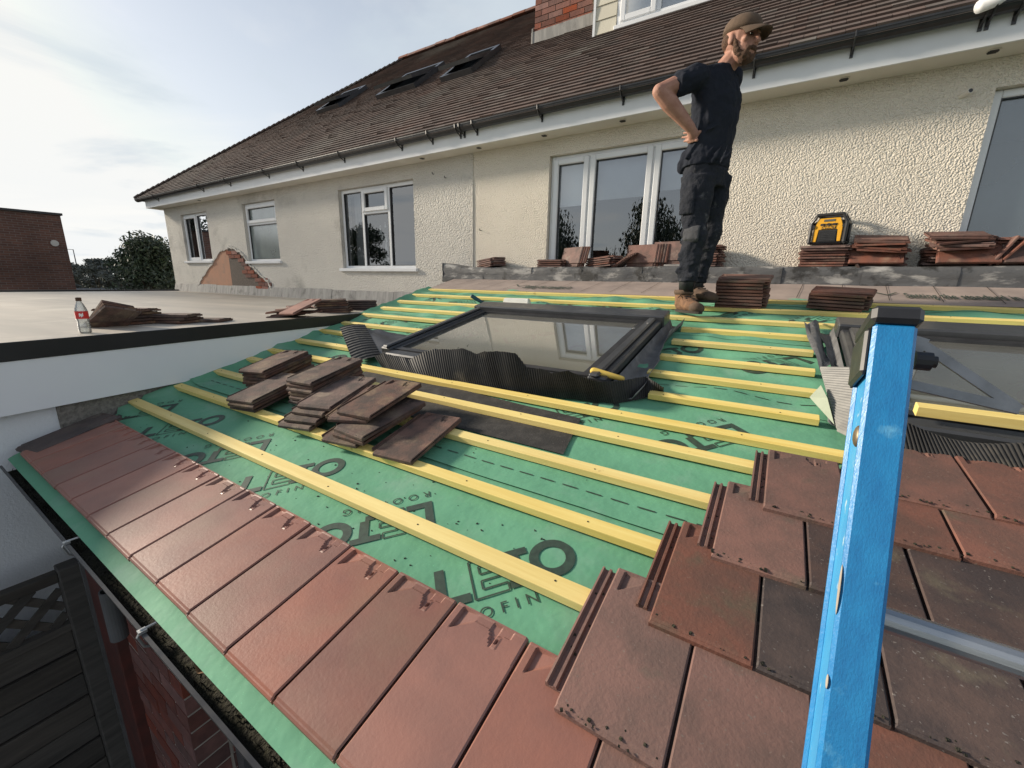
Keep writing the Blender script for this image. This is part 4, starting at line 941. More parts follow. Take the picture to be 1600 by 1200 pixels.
# ------- roof windows in the lean-to (roof coordinates u, v, n)
def skylight(S, left_apron, seed):
    u0, u1, v0, v1 = S; q = bpy.data.objects.new('roof_window', None); COL.objects.link(q); RF(q)
    def P(o): o.parent = q; return o
    hb, ht = .035, .105
    m = MB()                                              # upstand box
    m.bb(u0 + .02, u0 + .10, v0 + .02, v1 - .02, -.03, ht - .03); m.bb(u1 - .10, u1 - .02, v0 + .02, v1 - .02, -.03, ht - .03); m.bb(u0 + .10, u1 - .10, v0 + .02, v0 + .10, -.03, ht - .03); m.bb(u0 + .10, u1 - .10, v1 - .10, v1 - .02, -.03, ht - .03)
    P(m.build('frame', M_alu2))
    def rail(a, b, c, d, z0, z1):
        mm = MB(); mm.bb(a, b, c, d, z0, z1); return P(mm.build('cover', M_alu, bevel=.008))
    rail(u0, u0 + .085, v0 + .05, v1 - .16, ht - .045, ht); rail(u1 - .085, u1, v0 + .05, v1 - .16, ht - .045, ht)
    rail(u0 + .03, u0 + .075, v0 + .04, v1 - .17, ht + .0005, ht + .016); rail(u1 - .075, u1 - .03, v0 + .04, v1 - .17, ht + .0005, ht + .016)
    rail(u0 - .012, u1 + .012, v1 - .158, v1, ht - .05, ht + .022); rail(u0 + .0855, u1 - .0855, v0, v0 + .07, ht - .05, ht - .012)
    m = MB(); frame(m, u0 + .088, u1 - .088, 0, 1, .03, 0, 1); m = MB()
    a, b, c, d = u0 + .087, u1 - .087, v0 + .072, v1 - .162; w = .035; z0, z1 = ht - .04, ht - .008
    m.bb(a, a + w, c, d, z0, z1); m.bb(b - w, b, c, d, z0, z1); m.bb(a + w, b - w, c, c + w, z0, z1); m.bb(a + w, b - w, d - w, d, z0, z1); P(m.build('sash', M_alu2))
    m = MB(); m.add([(a + w, c + w, ht - .022), (b - w, c + w, ht - .022), (b - w, d - w, ht - .022), (a + w, d - w, ht - .022)], [(0, 1, 2, 3)]); P(m.build('pane', M_sky_glass, fixn=False))
    m = MB(); zz_ = -.9; m.add([(a, c, -.03), (b, c, -.03), (b, d, -.03), (a, d, -.03), (a, c, zz_), (b, c, zz_), (b, d, zz_), (a, d, zz_)], [(4, 5, 6, 7), (0, 4, 7, 3), (1, 2, 6, 5), (0, 1, 5, 4), (3, 7, 6, 2)]); P(m.build('shaft', M_blind, fixn=False))
    for (uu, vv, rr) in ((u1 - .015, v1 - .30, .006), (u1 - .06, v1 - .42, .007)): m = MB(); m.tube([(uu - .03, vv, ht + .016), (uu - .03, vv, ht + .0185)], rr, 10); P(m.build('screw_cap', M_foil))
    # side flashing, loose and kinked
    for sgn, ue in ((-1, u0), (1, u1)):
        m = MB(); nn = 26
        for i in range(nn + 1):
            t = i / nn; v = v0 + .07 + (v1 - v0 - .03) * t; bulge = .10 + .03 * math.sin(t * 5 + seed) + .02 * mn.noise(Vector((t * 7, seed, 0)))
            lift = .05 + .025 * mn.noise(Vector((t * 6, seed + 4, 0))) + (.05 * max(0, t - .6) if sgn > 0 else 0)
            w2 = bulge if sgn > 0 else bulge * .62
            for kx, kz in ((.006, .06), (.022, .015), (w2 * .5, .012), (w2 * .85, .02), (w2, lift if sgn > 0 else .03)): m.v.append((ue + sgn * kx, v, kz))
        for i in range(nn):
            for k in range(4): c_ = i * 5 + k; m.f.append((c_, c_ + 1, c_ + 6, c_ + 5))
        o = P(m.build('side_flashing', M_leadgrey if (sgn > 0) == (seed == 1) else M_alu2, smooth=True, fixn=False))
        sm = o.modifiers.new('s', 'SOLIDIFY'); sm.thickness = .002
    return q, P
def pleated(path, width_f, parent, mat, pitch=.011, depth=.0032, name='pleated_apron', lift_f=None):
    """strip of pleated flashing: path(t)->(base point, out direction, normal) in roof coords"""
    m = MB(); n = 520; L = 8
    for i in range(n + 1):
        t = i / n; b, o_, nn, wd = path(t); ph = (i % 4); z = depth * (1 if ph in (1, 2) else -1) * (.75 + .5 * mn.noise(Vector((t * 23, 1, 7))))
        for k in range(L + 1):
            s = k / L; p = b(s) if callable(b) else b + o_ * (wd * s)
            m.v.append(tuple(p + nn(s) * z if callable(nn) else p + nn * z))
    for i in range(n):
        for k in range(L): a = i * (L + 1) + k; m.f.append((a, a + 1, a + L + 2, a + L + 1))
    o = m.build(name, mat, fixn=False); o.parent = parent; return o
sk1, P1 = skylight(SK, True, 1)
# apron of the left window: stands up crumpled in front of the lower rail
def on_v(px, py, vv): d = ray(px, py); P = d * (vv / d.dot(VD)); return Vector((P.x, vv, P.dot(NRM) + HR))
AB = [(596, 573), (620, 584), (700, 601), (800, 613), (900, 624), (960, 631), (1000, 624), (1038, 613)]
AT = [(596, 557), (612, 552), (630, 556), (655, 561), (675, 549), (692, 545), (715, 546), (735, 544), (757, 553), (772, 549), (800, 549), (818, 552), (835, 577), (852, 576), (870, 583), (900, 579), (930, 592), (950, 597), (980, 594), (1010, 588), (1038, 606)]
def interp(T, x):
    for k in range(len(T) - 1):
        if T[k][0] <= x <= T[k + 1][0]: f_ = (x - T[k][0]) / (T[k + 1][0] - T[k][0]); return T[k][1] + f_ * (T[k + 1][1] - T[k][1])
    return T[-1][1]
def path1(t):
    x = 597 + 440 * t; yb, yt = interp(AB, x), interp(AT, x); n0 = .006
    p0 = Vector((*ruv(x, yb, n0), n0)); k = max(0, min(1, (x - 940) / 70))
    yt += 1.2 * mn.noise(Vector((t * 60, 3, 3))); p1 = on_v(x - 12 + 10 * mn.noise(Vector((t * 6, 1, 1))), yt, SK[2] - .012 + .006 * mn.noise(Vector((t * 8, 5, 1)))).lerp(Vector((*ruv(x, yt, .07), .07)), k)
    def base(s):
        q = p0.lerp(p1, s); b_ = math.sin(s * math.pi) * (.003 + .006 * mn.noise(Vector((t * 11, 9, 2)))); return q + Vector((0, -b_, b_ * .2))
    return base, None, (lambda s: Vector((0, -1, .15))), 1
pleated(path1, None, sk1, M_pleat)
def path1b(t):        # free corner flap lying out over the battens on the left
    a = Vector((*ruv(553, 570, .03), .03)).lerp(Vector((*ruv(531, 512, .09), .09)), t); b = Vector((*ruv(596, 557, .03), .03)).lerp(Vector((*ruv(571, 510, .09), .10)), t)
    def base(s): return a.lerp(b, s) + Vector((0, 0, .012 * math.sin(s * 3.1)))
    return base, None, (lambda s: Vector((0, -.4, 1)).normalized()), 1
m = MB(); n = 150
for i in range(n + 1):
    b, _, _, _ = path1b(i / n); z = .004 * (1 if (i % 10) < 5 else -1)
    for k in range(5): p = b(k / 4); m.v.append((p.x, p.y, p.z + z))
for i in range(n):
    for k in range(4): a = i * 5 + k; m.f.append((a, a + 1, a + 6, a + 5))
o = m.build('pleated_apron', M_pleat, fixn=False); o.parent = sk1
a, b, c, d = [Vector((*ruv(*p_, n_), n_)) for p_, n_ in (((571, 512), .09), ((598, 558), .03), ((680, 534), .05), ((615, 520), .06))]
m = MB()
for i in range(9):
    for j in range(9): p = a.lerp(b, i / 8).lerp(d.lerp(c, i / 8), j / 8); m.v.append((p.x, p.y, p.z + .018 * mn.noise(Vector((i * .35, j * .35, 2)))))
for i in range(8):
    for j in range(8): q = i * 9 + j; m.f.append((q, q + 1, q + 10, q + 9))
o = m.build('corner_flashing', M_alu2, smooth=True, fixn=False); o.parent = sk1
m = MB(); a = Vector((*ruv(928, 585, .10), .115)); m.capsule(a, a + Vector((.12, .02, -.025)), .017, .011, 12); yo = m.build('timber_offcut', M_yoff, smooth=True)
yo.matrix_world = ROOF_M; tag(yo, 'rounded yellow offcut lying on the corner of the left roof window', 'offcut')

sk2, P2 = skylight(SK2, True, 2)
def path2(t):
    u = SK2[0] + .06 + 1.25 * t; v = SK2[2] - .06; w = .075 + .035 * math.sin(t * 15 + 2.4) * (1 - t * .3)
    def base(s): return Vector((u - .03 * s, v - .03 + .05 * s + .05 * (1 - s) * .3, .045 + w * s))
    return base, None, (lambda s: Vector((.6, -1, .2)).normalized()), w
pleated(path2, None, sk2, M_pleat)
A2 = [Vector((*ruv(*p_, n_), n_)) for p_, n_ in (((1281, 574), .05), ((1336, 575), .09), ((1308, 672), .03), ((1345, 690), .06))]
m = MB(); n = 190
for i in range(n + 1):
    a = A2[0].lerp(A2[2], i / n); b = A2[1].lerp(A2[3], i / n); z = .0035 * (1 if (i % 8) < 4 else -1)
    for k in range(5): p = a.lerp(b, k / 4); m.v.append((p.x, p.y + z * .6, p.z + z))
for i in range(n):
    for k in range(4): a = i * 5 + k; m.f.append((a, a + 1, a + 6, a + 5))
o = m.build('pleated_apron', M_pleat2, fixn=False); o.parent = sk2; tag(o, 'pale grey pleated flashing')
# curled loose flashing at the upper left of the right window
L_ = [(1257, 500, .07), (1262, 520, .06), (1268, 540, .06), (1274, 560, .05), (1283, 576, .05)]; Rr = [(1278, 505, .03), (1284, 525, .02), (1291, 545, .02), (1296, 560, .03), (1300, 576, .04)]
m = MB()
for (a, b) in zip(L_, Rr):
    pa = Vector((*ruv(a[0], a[1], a[2]), a[2])); pb = Vector((*ruv(b[0], b[1], b[2]), b[2]))
    for k in range(5): p = pa.lerp(pb, k / 4); m.v.append((p.x, p.y, p.z + .02 * math.sin(k * 1.3 + a[1])))
for i in range(4):
    for k in range(4): q = i * 5 + k; m.f.append((q, q + 1, q + 6, q + 5))
o = m.build('side_flashing', M_leadgrey, smooth=True, fixn=False); o.parent = sk2
P_ = [Vector((*ruv(*p_, n_), n_)) for p_, n_ in (((1265, 621), .03), ((1283, 602), .06), ((1293, 622), .06), ((1304, 664), .03))]
m = MB(); m.add(P_, [(0, 1, 2), (0, 2, 3)]); o = m.build('membrane_flap', M_cream, fixn=False); RF(o); sm = o.modifiers.new('s', 'SOLIDIFY'); sm.thickness = .0015
lb = MB(); a = Vector((*ruv(1428, 645, .12), .118)); lb.hexa([a + Vector(p) for p in ((0, -.018, 0), (.95, -.02, 0), (.95, .018, 0), (0, .018, 0), (0, -.018, .032), (.95, -.02, .032), (.95, .018, .032), (0, .018, .032))])
o = lb.build('batten', M_batten, bevel=.0015); o.matrix_world = ROOF_M; tag(o, 'loose yellow batten lying across the lower rail of the roof window behind the ladder', 'batten')

# ================================================================== loose tiles, every one an object
def loose(M, mat, label, group):
    o = bpy.data.objects.new('loose_tile', T_ME); COL.objects.link(o); o.matrix_world = M
    o.material_slots[0].link = 'OBJECT'; o.material_slots[0].material = mat
    return tag(o, label, 'tile', group)
def roof_stack(pu, pv, ang, n, mat, label, group, n0=.030, fan=(0, 0), jit=.006, da=0.05, step=.0205):
    for i in range(n):
        k = n - 1 - i                                    # 0 = top
        M = ROOF_M @ Matrix.Translation((pu + fan[0] * k + random.uniform(-jit, jit), pv + fan[1] * k + random.uniform(-jit, jit), n0 + i * step)) @ Matrix.Rotation(ang + random.uniform(-da, da), 4, 'Z') @ Matrix.Rotation(random.uniform(-.006, .006), 4, 'Y')
        loose(M, mat, label, group)
G = 'brown tiles piled on the lower battens'
def place(px, py, n): return ruv(px, py, .03 + n * .0205)
u, v = place(373, 578, 5); roof_stack(u, v, R(11), 5, M_loose, 'dark brown tile in the neat pile closest to the white fascia', G, da=.03)
u, v = place(353, 622, 3); roof_stack(u, v, R(10), 3, M_loose, 'dark brown tile in the low pile overhanging the second batten', G, da=.02)
u, v = place(447, 592, 6); roof_stack(u, v, R(6), 6, M_loose, 'brown tile in the tall pile touching the pleated corner flap', G, fan=(-.002, -.004), da=.03)
u, v = place(464, 631, 4); roof_stack(u, v, R(11), 4, M_loose, 'brown tile in the pile fanned out like steps down the slope', G, fan=(-.012, -.030), da=.03)
u, v = place(525, 641, 5)
for i in range(5):
    k = 4 - i; an = [R(6), R(18), R(-3), R(1), R(8)][k]; off = [(0, 0), (-.02, -.035), (.035, -.05), (.03, -.06), (-.012, -.085)][k]
    loose(ROOF_M @ Matrix.Translation((u + off[0], v + off[1], .030 + i * .0205)) @ Matrix.Rotation(an, 4, 'Z'), M_loose, 'brown tile in the untidy twisted pile beside the lone tile', G)
u, v = place(581, 706, 1); loose(ROOF_M @ Matrix.Translation((u, v, .030)) @ Matrix.Rotation(R(6), 4, 'Z') @ Matrix.Rotation(-.004, 4, 'X'), M_loose, 'lone dark brown tile lying by itself across two battens', G)
# two piles near the wall on the top battens
G = 'red tiles piled on the upper battens'
def world_stack(x, y, z, yaw, n, mat, label, group, tilt=0.0, jit=.008, da=.05, step=.0205, tiltx=0.0):
    for i in range(n):
        M = Matrix.Translation((x, y, z)) @ Matrix.Rotation(tilt, 4, 'Y') @ Matrix.Rotation(tiltx, 4, 'X') @ Matrix.Translation((random.uniform(-jit, jit), random.uniform(-jit, jit), i * step)) @ Matrix.Rotation(yaw + random.uniform(-da, da), 4, 'Z') @ Matrix.Translation((-TWD / 2 + .015, -TLN / 2, 0))
        loose(M, mat, label, group)
def roof_pile(px, py, ang, n, label, mat):
    u, v = ruv(px, py, .03)
    for i in range(n): loose(ROOF_M @ Matrix.Translation((u + random.uniform(-.006, .006), v + random.uniform(-.006, .006), .030 + i * .0215)) @ Matrix.Rotation(ang + random.uniform(-.03, .03), 4, 'Z') @ Matrix.Translation((-TWD / 2 + .015, -TLN / 2, 0)), mat, label, G)
roof_pile(1158, 476, R(88), 9, 'red brown tile in the tall square pile right beside the boots', M_red)
roof_pile(1310, 479, R(80), 5, 'red tile in the low pile between the boots and the ladder top', M_red)
# tiles stored on the lead ledge against the wall
G = 'tiles stored on the lead ledge'
ZL = .186; YC = 4.275
def lx(px, py=412): return on_y(px, py, YC).x
world_stack(lx(768), YC, ZL, R(70), 5, M_stackred, 'tile in the slanting pile at the left end of the lead ledge', G, tilt=-.10)
world_stack(lx(866), YC, ZL - .004, R(92), 4, M_stackred, 'tile in the low flat pile under the left jamb of the wide window', G)
def standing(px, n, lean, yaw, label, mat=M_stackred, dx=.024, hh=.0):
    x = lx(px)
    for i in range(n):
        M = Matrix.Translation((x + i * dx, YC - .06 + i * .004, ZL + hh)) @ Matrix.Rotation(yaw, 4, 'Z') @ Matrix.Rotation(R(90) - lean, 4, 'X') @ Matrix.Rotation(R(90), 4, 'Z') @ Matrix.Translation((.035, -TLN * .5, -.010))
        loose(M, mat, label, G)
standing(893, 4, R(16), R(-28), 'tile propped on edge beside the flat pile under the wide window', dx=.022)
world_stack(lx(945), YC, ZL, R(76), 5, M_stackred, 'tile in the pile below the middle light of the wide window', G, tilt=-.08)
for i in range(4):
    loose(Matrix.Translation((lx(968) + i * .020, YC - .05, ZL + .018 + i * .006)) @ Matrix.Rotation(R(-32), 4, 'Y') @ Matrix.Rotation(R(80), 4, 'Z') @ Matrix.Translation((-.02, -TLN * .5, 0)), M_stackred, 'tile leaning at a slant between the pile and the upright tiles', G)
standing(1003, 5, R(10), R(-14), 'tile standing upright in the row left of the boots', dx=.024)
standing(1046, 3, R(8), R(-10), 'taller red tile standing upright behind the shin', dx=.026, hh=.02)
world_stack(lx(1098), YC + .01, ZL, R(84), 9, M_stackred, 'tile in the tall pile half hidden behind the bent knee', G, da=.12)
world_stack(lx(1285), YC, ZL - .004, R(88), 8, M_stackred, 'tile in the pile carrying the yellow radio', G, da=.09, jit=.012, step=.0200)
xr = lx(1372)
def lying(x, y, z, n, label, yaw=R(90), tilt=0.0, da=.05):
    world_stack(x, y, z, yaw, n, M_stackred, label, G, tilt=tilt, da=max(da, .10), jit=.018)
def tipped(x, n0, n, label, ang):
    for i in range(n):
        loose(Matrix.Translation((x + random.uniform(-.02, .02), YC - .03, ZL + n0 * .0205 + i * .024)) @ Matrix.Rotation(ang + random.uniform(-.05, .05), 4, 'X') @ Matrix.Rotation(random.uniform(-.07, .07), 4, 'Y') @ Matrix.Rotation(R(90) + random.uniform(-.2, .2), 4, 'Z') @ Matrix.Translation((-TWD * .35, -TLN / 2, 0)), M_stackred, label, G)
def edge_on(px0, px1, label, y=None, n=2, z=None):
    a = lx(px0); y = y or (YL + .02)
    for i in range(n):
        loose(Matrix.Translation((a + .012 * i, y + .020 * i, (z or ZL) + .020)) @ Matrix.Rotation(R(56), 4, 'X') @ Matrix.Rotation(R(-90), 4, 'Z') @ Matrix.Translation((-TWD + .055 - .05, .0, -.010)), M_stackred, label, G)
tipped(xr, 5.5, 4, 'tile tipped forward on top of the pile right of the radio', R(13))
lying(xr, YC + .05, ZL + .002, 6, 'tile in the pile just right of the radio')
edge_on(1322, 1440, 'tile set on edge in front of the pile right of the radio', n=2)
loose(Matrix.Translation((lx(1333), YC + .02, ZL + .005)) @ Matrix.Rotation(R(58), 4, 'Y') @ Matrix.Rotation(R(180), 4, 'Z') @ Matrix.Translation((-TWD, -TLN * .55, 0)), M_dark, 'dark tile leaning on the pile right of the radio', G)
x2 = lx(1488); tipped(x2, 6, 4, 'tile tipped forward on top of the pile beneath the right hand window', R(15))
lying(x2, YC + .05, ZL + .002, 6, 'tile in the sloping pile beneath the right hand window', da=.10, tilt=.03)
edge_on(1455, 1600, 'tile set on edge in front of the pile beneath the right hand window', n=2); edge_on(1556, 1600, 'tile set on edge at the right end of the lead ledge', n=2)
for i, dx in enumerate((0, .035)):
    loose(Matrix.Translation((lx(1545) + dx, YC + .05, ZL + .02)) @ Matrix.Rotation(R(-62 + i * 6), 4, 'Y') @ Matrix.Rotation(R(4), 4, 'Z') @ Matrix.Translation((0, -TLN * .5, 0)), M_stackred, 'tile propped steeply between two piles under the right hand window', G)
lying(lx(1600), YC + .05, ZL + .002, 9, 'tile in the pile at the far right end of the lead ledge', da=.10)
# tiles dumped on the flat roof
G = 'tiles dumped on the flat roof'
ZF = -.334
def flat_tile(px, py, z, yaw, mat, label, tilt=0.0, tiltx=0.0):
    p = on_z(px, py, ZF); loose(Matrix.Translation((p.x, p.y, z)) @ Matrix.Rotation(tilt, 4, 'Y') @ Matrix.Rotation(tiltx, 4, 'X') @ Matrix.Rotation(yaw, 4, 'Z') @ Matrix.Translation((-TWD / 2, -TLN / 2, 0)), mat, label, G)
ZF = -.334
for i in range(5): flat_tile(200, 505, ZF + i * .021 * 1.0 + .001, R(-78 + i * 5), M_loose, 'tile in the pile next to the plastic bottle')
for i in range(3): flat_tile(168, 511, ZF + .03, R(-70), M_loose, 'tile tipped on its side between bottle and pile', tilt=R(-50 + i * 7))
for i in range(3): flat_tile(268, 504, ZF + .001 + i * .021, R(-66 + i * 9), M_loose, 'tile in the flat pile further from the bottle')
flat_tile(318, 502, ZF + .001, R(-50), M_loose, 'single tile lying flat past the pile near the bottle')
for i in range(6): flat_tile(448 + (i % 3) * 10, 495, ZF + .001 + i * .015, R(-30 - i * 17), M_stackred, 'chipped red tile in the messy heap by the black trim', tilt=R(-9 + 4 * (i % 3)), tiltx=R(3))
flat_tile(472, 498, ZF + .092, R(8), M_ridge, 'bright orange tile laid over the messy heap', tiltx=R(20))
for i in range(6): flat_tile(524 - i * 1.5, 488, ZF + .002 + i * .022, R(-52 + i * 3), M_loose, 'brown tile in the pile between the red heap and the green edge', tiltx=R(3))
for i in range(5): flat_tile(566, 484, ZF + .001 + i * .022, R(-58 + i * 6), M_dark, 'blackish tile in the last pile where the lean-to meets the flat roof')

# plastic bottle with a red label
p = on_z(134, 520, ZF); bt = thing('drink_bottle', 'clear plastic drink bottle with red label standing on the flat roof', 'bottle', loc=(p.x, p.y, ZF)); bt.scale = (.85, .85, .85)
pr = [(.028, 0), (.033, .006), (.033, .05), (.030, .07), (.032, .09), (.033, .10), (.033, .145), (.031, .160), (.022, .19), (.013, .212), (.013, .225)]
m = MB(); m.loft([((0, 0, z), (r_, 0, 0), (0, r_, 0)) for r_, z in pr], True, 20); o = m.build('body', M_bottle, smooth=True); o.parent = bt
m = MB(); m.loft([((0, 0, z), (.0342, 0, 0), (0, .0342, 0)) for z in (.098, .148)], False, 20); o = m.build('label_band', M_label, smooth=True); o.parent = bt
m = MB(); m.loft([((0, 0, z), (r_, 0, 0), (0, r_, 0)) for r_, z in ((.0155, .216), (.0155, .238), (.012, .240))], True, 16); o = m.build('cap', M_beard); o.parent = bt
m = MB(); aa = math.atan2(-p.y, -p.x)
for k in range(5):
    t = aa - .35 + k * .12; m.box((.0348 * math.cos(t), .0348 * math.sin(t), .123 + .004 * math.sin(k * 2)), (.0015, .004, .022 - .003 * (k % 2)), Matrix.Rotation(t, 3, 'Z'))
o = m.build('label_print', M_white); o.parent = bt

# small things left around the left roof window
m = MB(); a = on_roof(738, 463, .12); b = on_roof(757, 475, .05); m.capsule(a, b, .017, .014, 14); o = m.build('tool_handle', M_teal, smooth=True); tag(o, 'dark teal tool handle sticking up behind the left roof window', 'tool handle')
u, v = ruv(806, 477, .03); m = MB(); m.hexa([(u - .13, v - .02, .032), (u + .13, v - .02, .030), (u + .12, v + .06, .030), (u - .12, v + .06, .034), (u - .125, v + .005, .085), (u + .125, v + .008, .090), (u + .115, v + .055, .078), (u - .115, v + .05, .080)]); o = m.build('plastic_packet', M_plastic, bevel=.008); o.matrix_world = ROOF_M; tag(o, 'crumpled whitish plastic packet lying on the battens behind the left roof window', 'packet')
# dead leaf in the gutter
p = on_z(322, 1042, gz + .006); m = MB(); Lf = []
for i in range(9):
    t = i / 8; w = .017 * math.sin(t * math.pi) ** .7
    for s in (-1, 0, 1): Lf.append((p.x - .03 + .06 * t, p.y + s * w, p.z + .004 * abs(s) + .004 * math.sin(t * 9)))
m.add(Lf, [(i * 3 + k, i * 3 + k + 1, i * 3 + k + 4, i * 3 + k + 3) for i in range(8) for k in range(2)]); o = m.build('dead_leaf', M_leafdead, smooth=True); tag(o, 'curled brown dead leaf lying in the mossy gutter', 'leaf')

# ================================================================== the radio
zr = ZL + 8 * .0200 + .014; c = on_y(1291, 375, YC - .02); rd = thing('jobsite_radio', 'yellow and black rugged site radio standing on a pile of tiles', 'radio', loc=(c.x, YC - .03, zr - .006)); rd.rotation_euler = (0, 0, R(-14))
w, hh, dd = .225, .225, .12
m = MB(); m.hexa([(-w * .46, 0, 0), (w * .46, 0, 0), (w * .46, dd, 0), (-w * .46, dd, 0), (-w * .46, .01, hh * .8), (w * .46, .01, hh * .8), (w * .46, dd, hh * .8), (-w * .46, dd, hh * .8)]); o = m.build('case', M_black, bevel=.012); o.parent = rd
m = MB()                                                  # roll bar with chamfered shoulders
bar = [(-w / 2, .0), (-w / 2, hh * .72), (-w * .36, hh * .98), (w * .36, hh * .98), (w / 2, hh * .72), (w / 2, .0)]
for y in (-.012, dd + .01): m.tube([(x, y, max(z, .014)) for x, z in bar], .013, 8)
for x, z in bar: m.tube([(x, -.012, max(z, .014)), (x, dd + .01, max(z, .014))], .012, 8)
o = m.build('roll_cage', M_black); o.parent = rd
m = MB(); yf = -.010
m.prism([Vector((x, yf, z)) for x, z in ((-.090, .02), (-.090, .135), (-.068, .195), (.068, .195), (.090, .135), (.090, .02), (.068, .02), (.060, .11), (-.060, .11), (-.068, .02))], (0, .02, 0)); o = m.build('front_panel', M_yellow, bevel=.002); o.parent = rd
m = MB(); m.bb(-.058, .058, yf - .002, .02, .02, .108)
for k in range(6): m.bb(-.052, .052, yf - .005, yf - .002, .027 + k * .013, .033 + k * .013)
o = m.build('speaker_grille', M_black); o.parent = rd
m = MB(); m.bb(-.036, .036, yf - .003, yf, .170, .186); o = m.build('display', M_screen); o.parent = rd
for x in (-.038, 0, .038): m = MB(); m.tube([(x, yf - .008, .148), (x, yf + .002, .148)], .010 if x == 0 else .008, 14); m.bb(x - .016, x + .016, yf - .003, yf - .0005, .141, .155); o = m.build('knob', M_black); o.parent = rd
m = MB(); m.bb(-.046, .046, yf - .004, yf, .114, .136); o = m.build('name_plate', M_black); o.parent = rd
tm = text_mesh('DeWALT', .0225, .0006, 1.0, .0006); xs_ = [v_.co.x for v_ in tm.vertices]; o = link('name_lettering', tm, M_yellow, rd, Matrix.Translation((-(min(xs_) + max(xs_)) / 2, yf - .005, .1175)) @ Matrix.Rotation(R(90), 4, 'X'))
for x in (-.10, .10): m = MB(); m.tube([(x, -.02, .135), (x, .01, .135)], .014, 10); o = m.build('bumper', M_black); o.parent = rd
m = MB(); m.tube([(.098, .03, .20), (.112, .03, .285)], .0022, 6); o = m.build('aerial', M_black); o.parent = rd

# ================================================================== the ladder leaning on the eaves
lad = thing('ladder', 'blue fibreglass ladder with black end cap leaning on the eaves', 'ladder', loc=(.29, -.95, GZ))
LDI = Matrix.Translation((-.29, .95, -GZ))
def LD(o): o.parent = lad; o.matrix_local = LDI @ o.matrix_basis; return o
LK = .49
def lp(z, dx=0, dn=0): 
    b = Vector((0, 1, -LK)).normalized(); return Vector((dx, .2 + LK * (z + .8), z)) + b * dn
ZT = -.045; AX = Vector((0, LK, 1)).normalized(); BX = Vector((0, 1, -LK)).normalized()
def stile(x):
    f = MB(); L0 = lp(GZ + .03, x); L1 = lp(ZT, x)
    def sl(x0, x1, n0, n1, mb):
        mb.hexa([L0 + Vector((x0, 0, 0)) + BX * n0, L0 + Vector((x1, 0, 0)) + BX * n0, L0 + Vector((x1, 0, 0)) + BX * n1, L0 + Vector((x0, 0, 0)) + BX * n1, L1 + Vector((x0, 0, 0)) + BX * n0, L1 + Vector((x1, 0, 0)) + BX * n0, L1 + Vector((x1, 0, 0)) + BX * n1, L1 + Vector((x0, 0, 0)) + BX * n1])
    sl(-.0165, .0165, -.034, -.026, f); o = LD(f.build('stile', M_blue, bevel=.003))
    g_ = MB(); sl(-.0135, .0135, -.0262, .026, g_); o2 = g_.build('web', M_blue_lit, bevel=.003); o2.parent = o
    g_ = MB(); sl(-.0165, .0165, .0262, .034, g_); o2 = g_.build('back_flange', M_blue, bevel=.003); o2.parent = o
    # chips of bare resin and a rivet on the flange edge
    for (z, s, hgt) in ((-.275, .006, .022), (-.345, .006, .006)):
        c_ = lp(z, x) + Vector((-.0162, 0, 0)); g_ = MB(); g_.ellipsoid(c_ + BX * -.0315, (.0009, .0034, hgt), Matrix((Vector((1, 0, 0)), BX, AX)).transposed(), 12, 6); o2 = g_.build('chipped_resin', M_mortar); o2.parent = o
    g_ = MB(); c_ = lp(-.145, x) + BX * -.012; g_.ellipsoid(c_ + Vector((-.0138, 0, 0)), (.004, .009, .011), Matrix((Vector((1, 0, 0)), BX, AX)).transposed(), 14, 8); o2 = g_.build('rivet', M_rivet, smooth=True); o2.parent = o
    c_ = MB(); T0, T1 = lp(ZT - .030, x), lp(ZT + .016, x)
    def cap(x0, x1, n0, n1, A, B): c_.hexa([A + Vector((x0, 0, 0)) + BX * n0, A + Vector((x1, 0, 0)) + BX * n0, A + Vector((x1, 0, 0)) + BX * n1, A + Vector((x0, 0, 0)) + BX * n1, B + Vector((x0, 0, 0)) + BX * n0, B + Vector((x1, 0, 0)) + BX * n0, B + Vector((x1, 0, 0)) + BX * n1, B + Vector((x0, 0, 0)) + BX * n1])
    cap(-.0195, .0195, -.0385, .0385, lp(ZT, x), T1); cap(-.0205, -.0142, -.024, .038, lp(ZT - .045, x), lp(ZT, x)); LD(c_.build('end_cap', M_black, bevel=.004))
stile(.1); stile(.47)
for z in (-.288, -.54, -.79, -1.04, -1.29, -1.54, -1.79, -2.04, -2.29, -2.54, -2.79):
    m = MB(); P_ = []
    for a in range(16):
        t = 2 * math.pi * a / 16; r_ = .0125
        P_.append(lp(z, .115) + AX * (r_ * math.sin(t) if math.sin(t) < .75 else r_ * .75) + BX * (r_ * math.cos(t)))
    m.prism(P_, (.34, 0, 0)); o = LD(m.build('rung', M_metal))
# folding brace of worn grey strap and its black stop on the inner side of the stile
def lq(px, py, off=.0):
    d = ray(px, py); n_ = Vector((0, 1, -LK)); t = (.2 + LK * .8 + off) / n_.dot(d); return d * t
m = MB(); a, b, c = lq(1432, 532, .03), lq(1592, 640, .03), lq(1418, 600, .03); m.bar(a, b, .0095, .003, BX); m.bar(c, b, .0095, .0036, BX); m.bar(a + Vector((-.012, 0, 0)), a.lerp(b, .1), .016, .0034, BX); m.bar(a + Vector((-.010, 0, .004)), c + Vector((-.006, 0, 0)), .010, .003, BX); LD(m.build('brace_strap', M_strap))
m = MB(); a = lq(1428, 563, .02); m.tube([a, a + Vector((.013, 0, 0))], .0095, 12); m.tube([a + Vector((.012, 0, 0)), a + Vector((.017, 0, 0))], .006, 12); LD(m.build('rubber_stop', M_black))

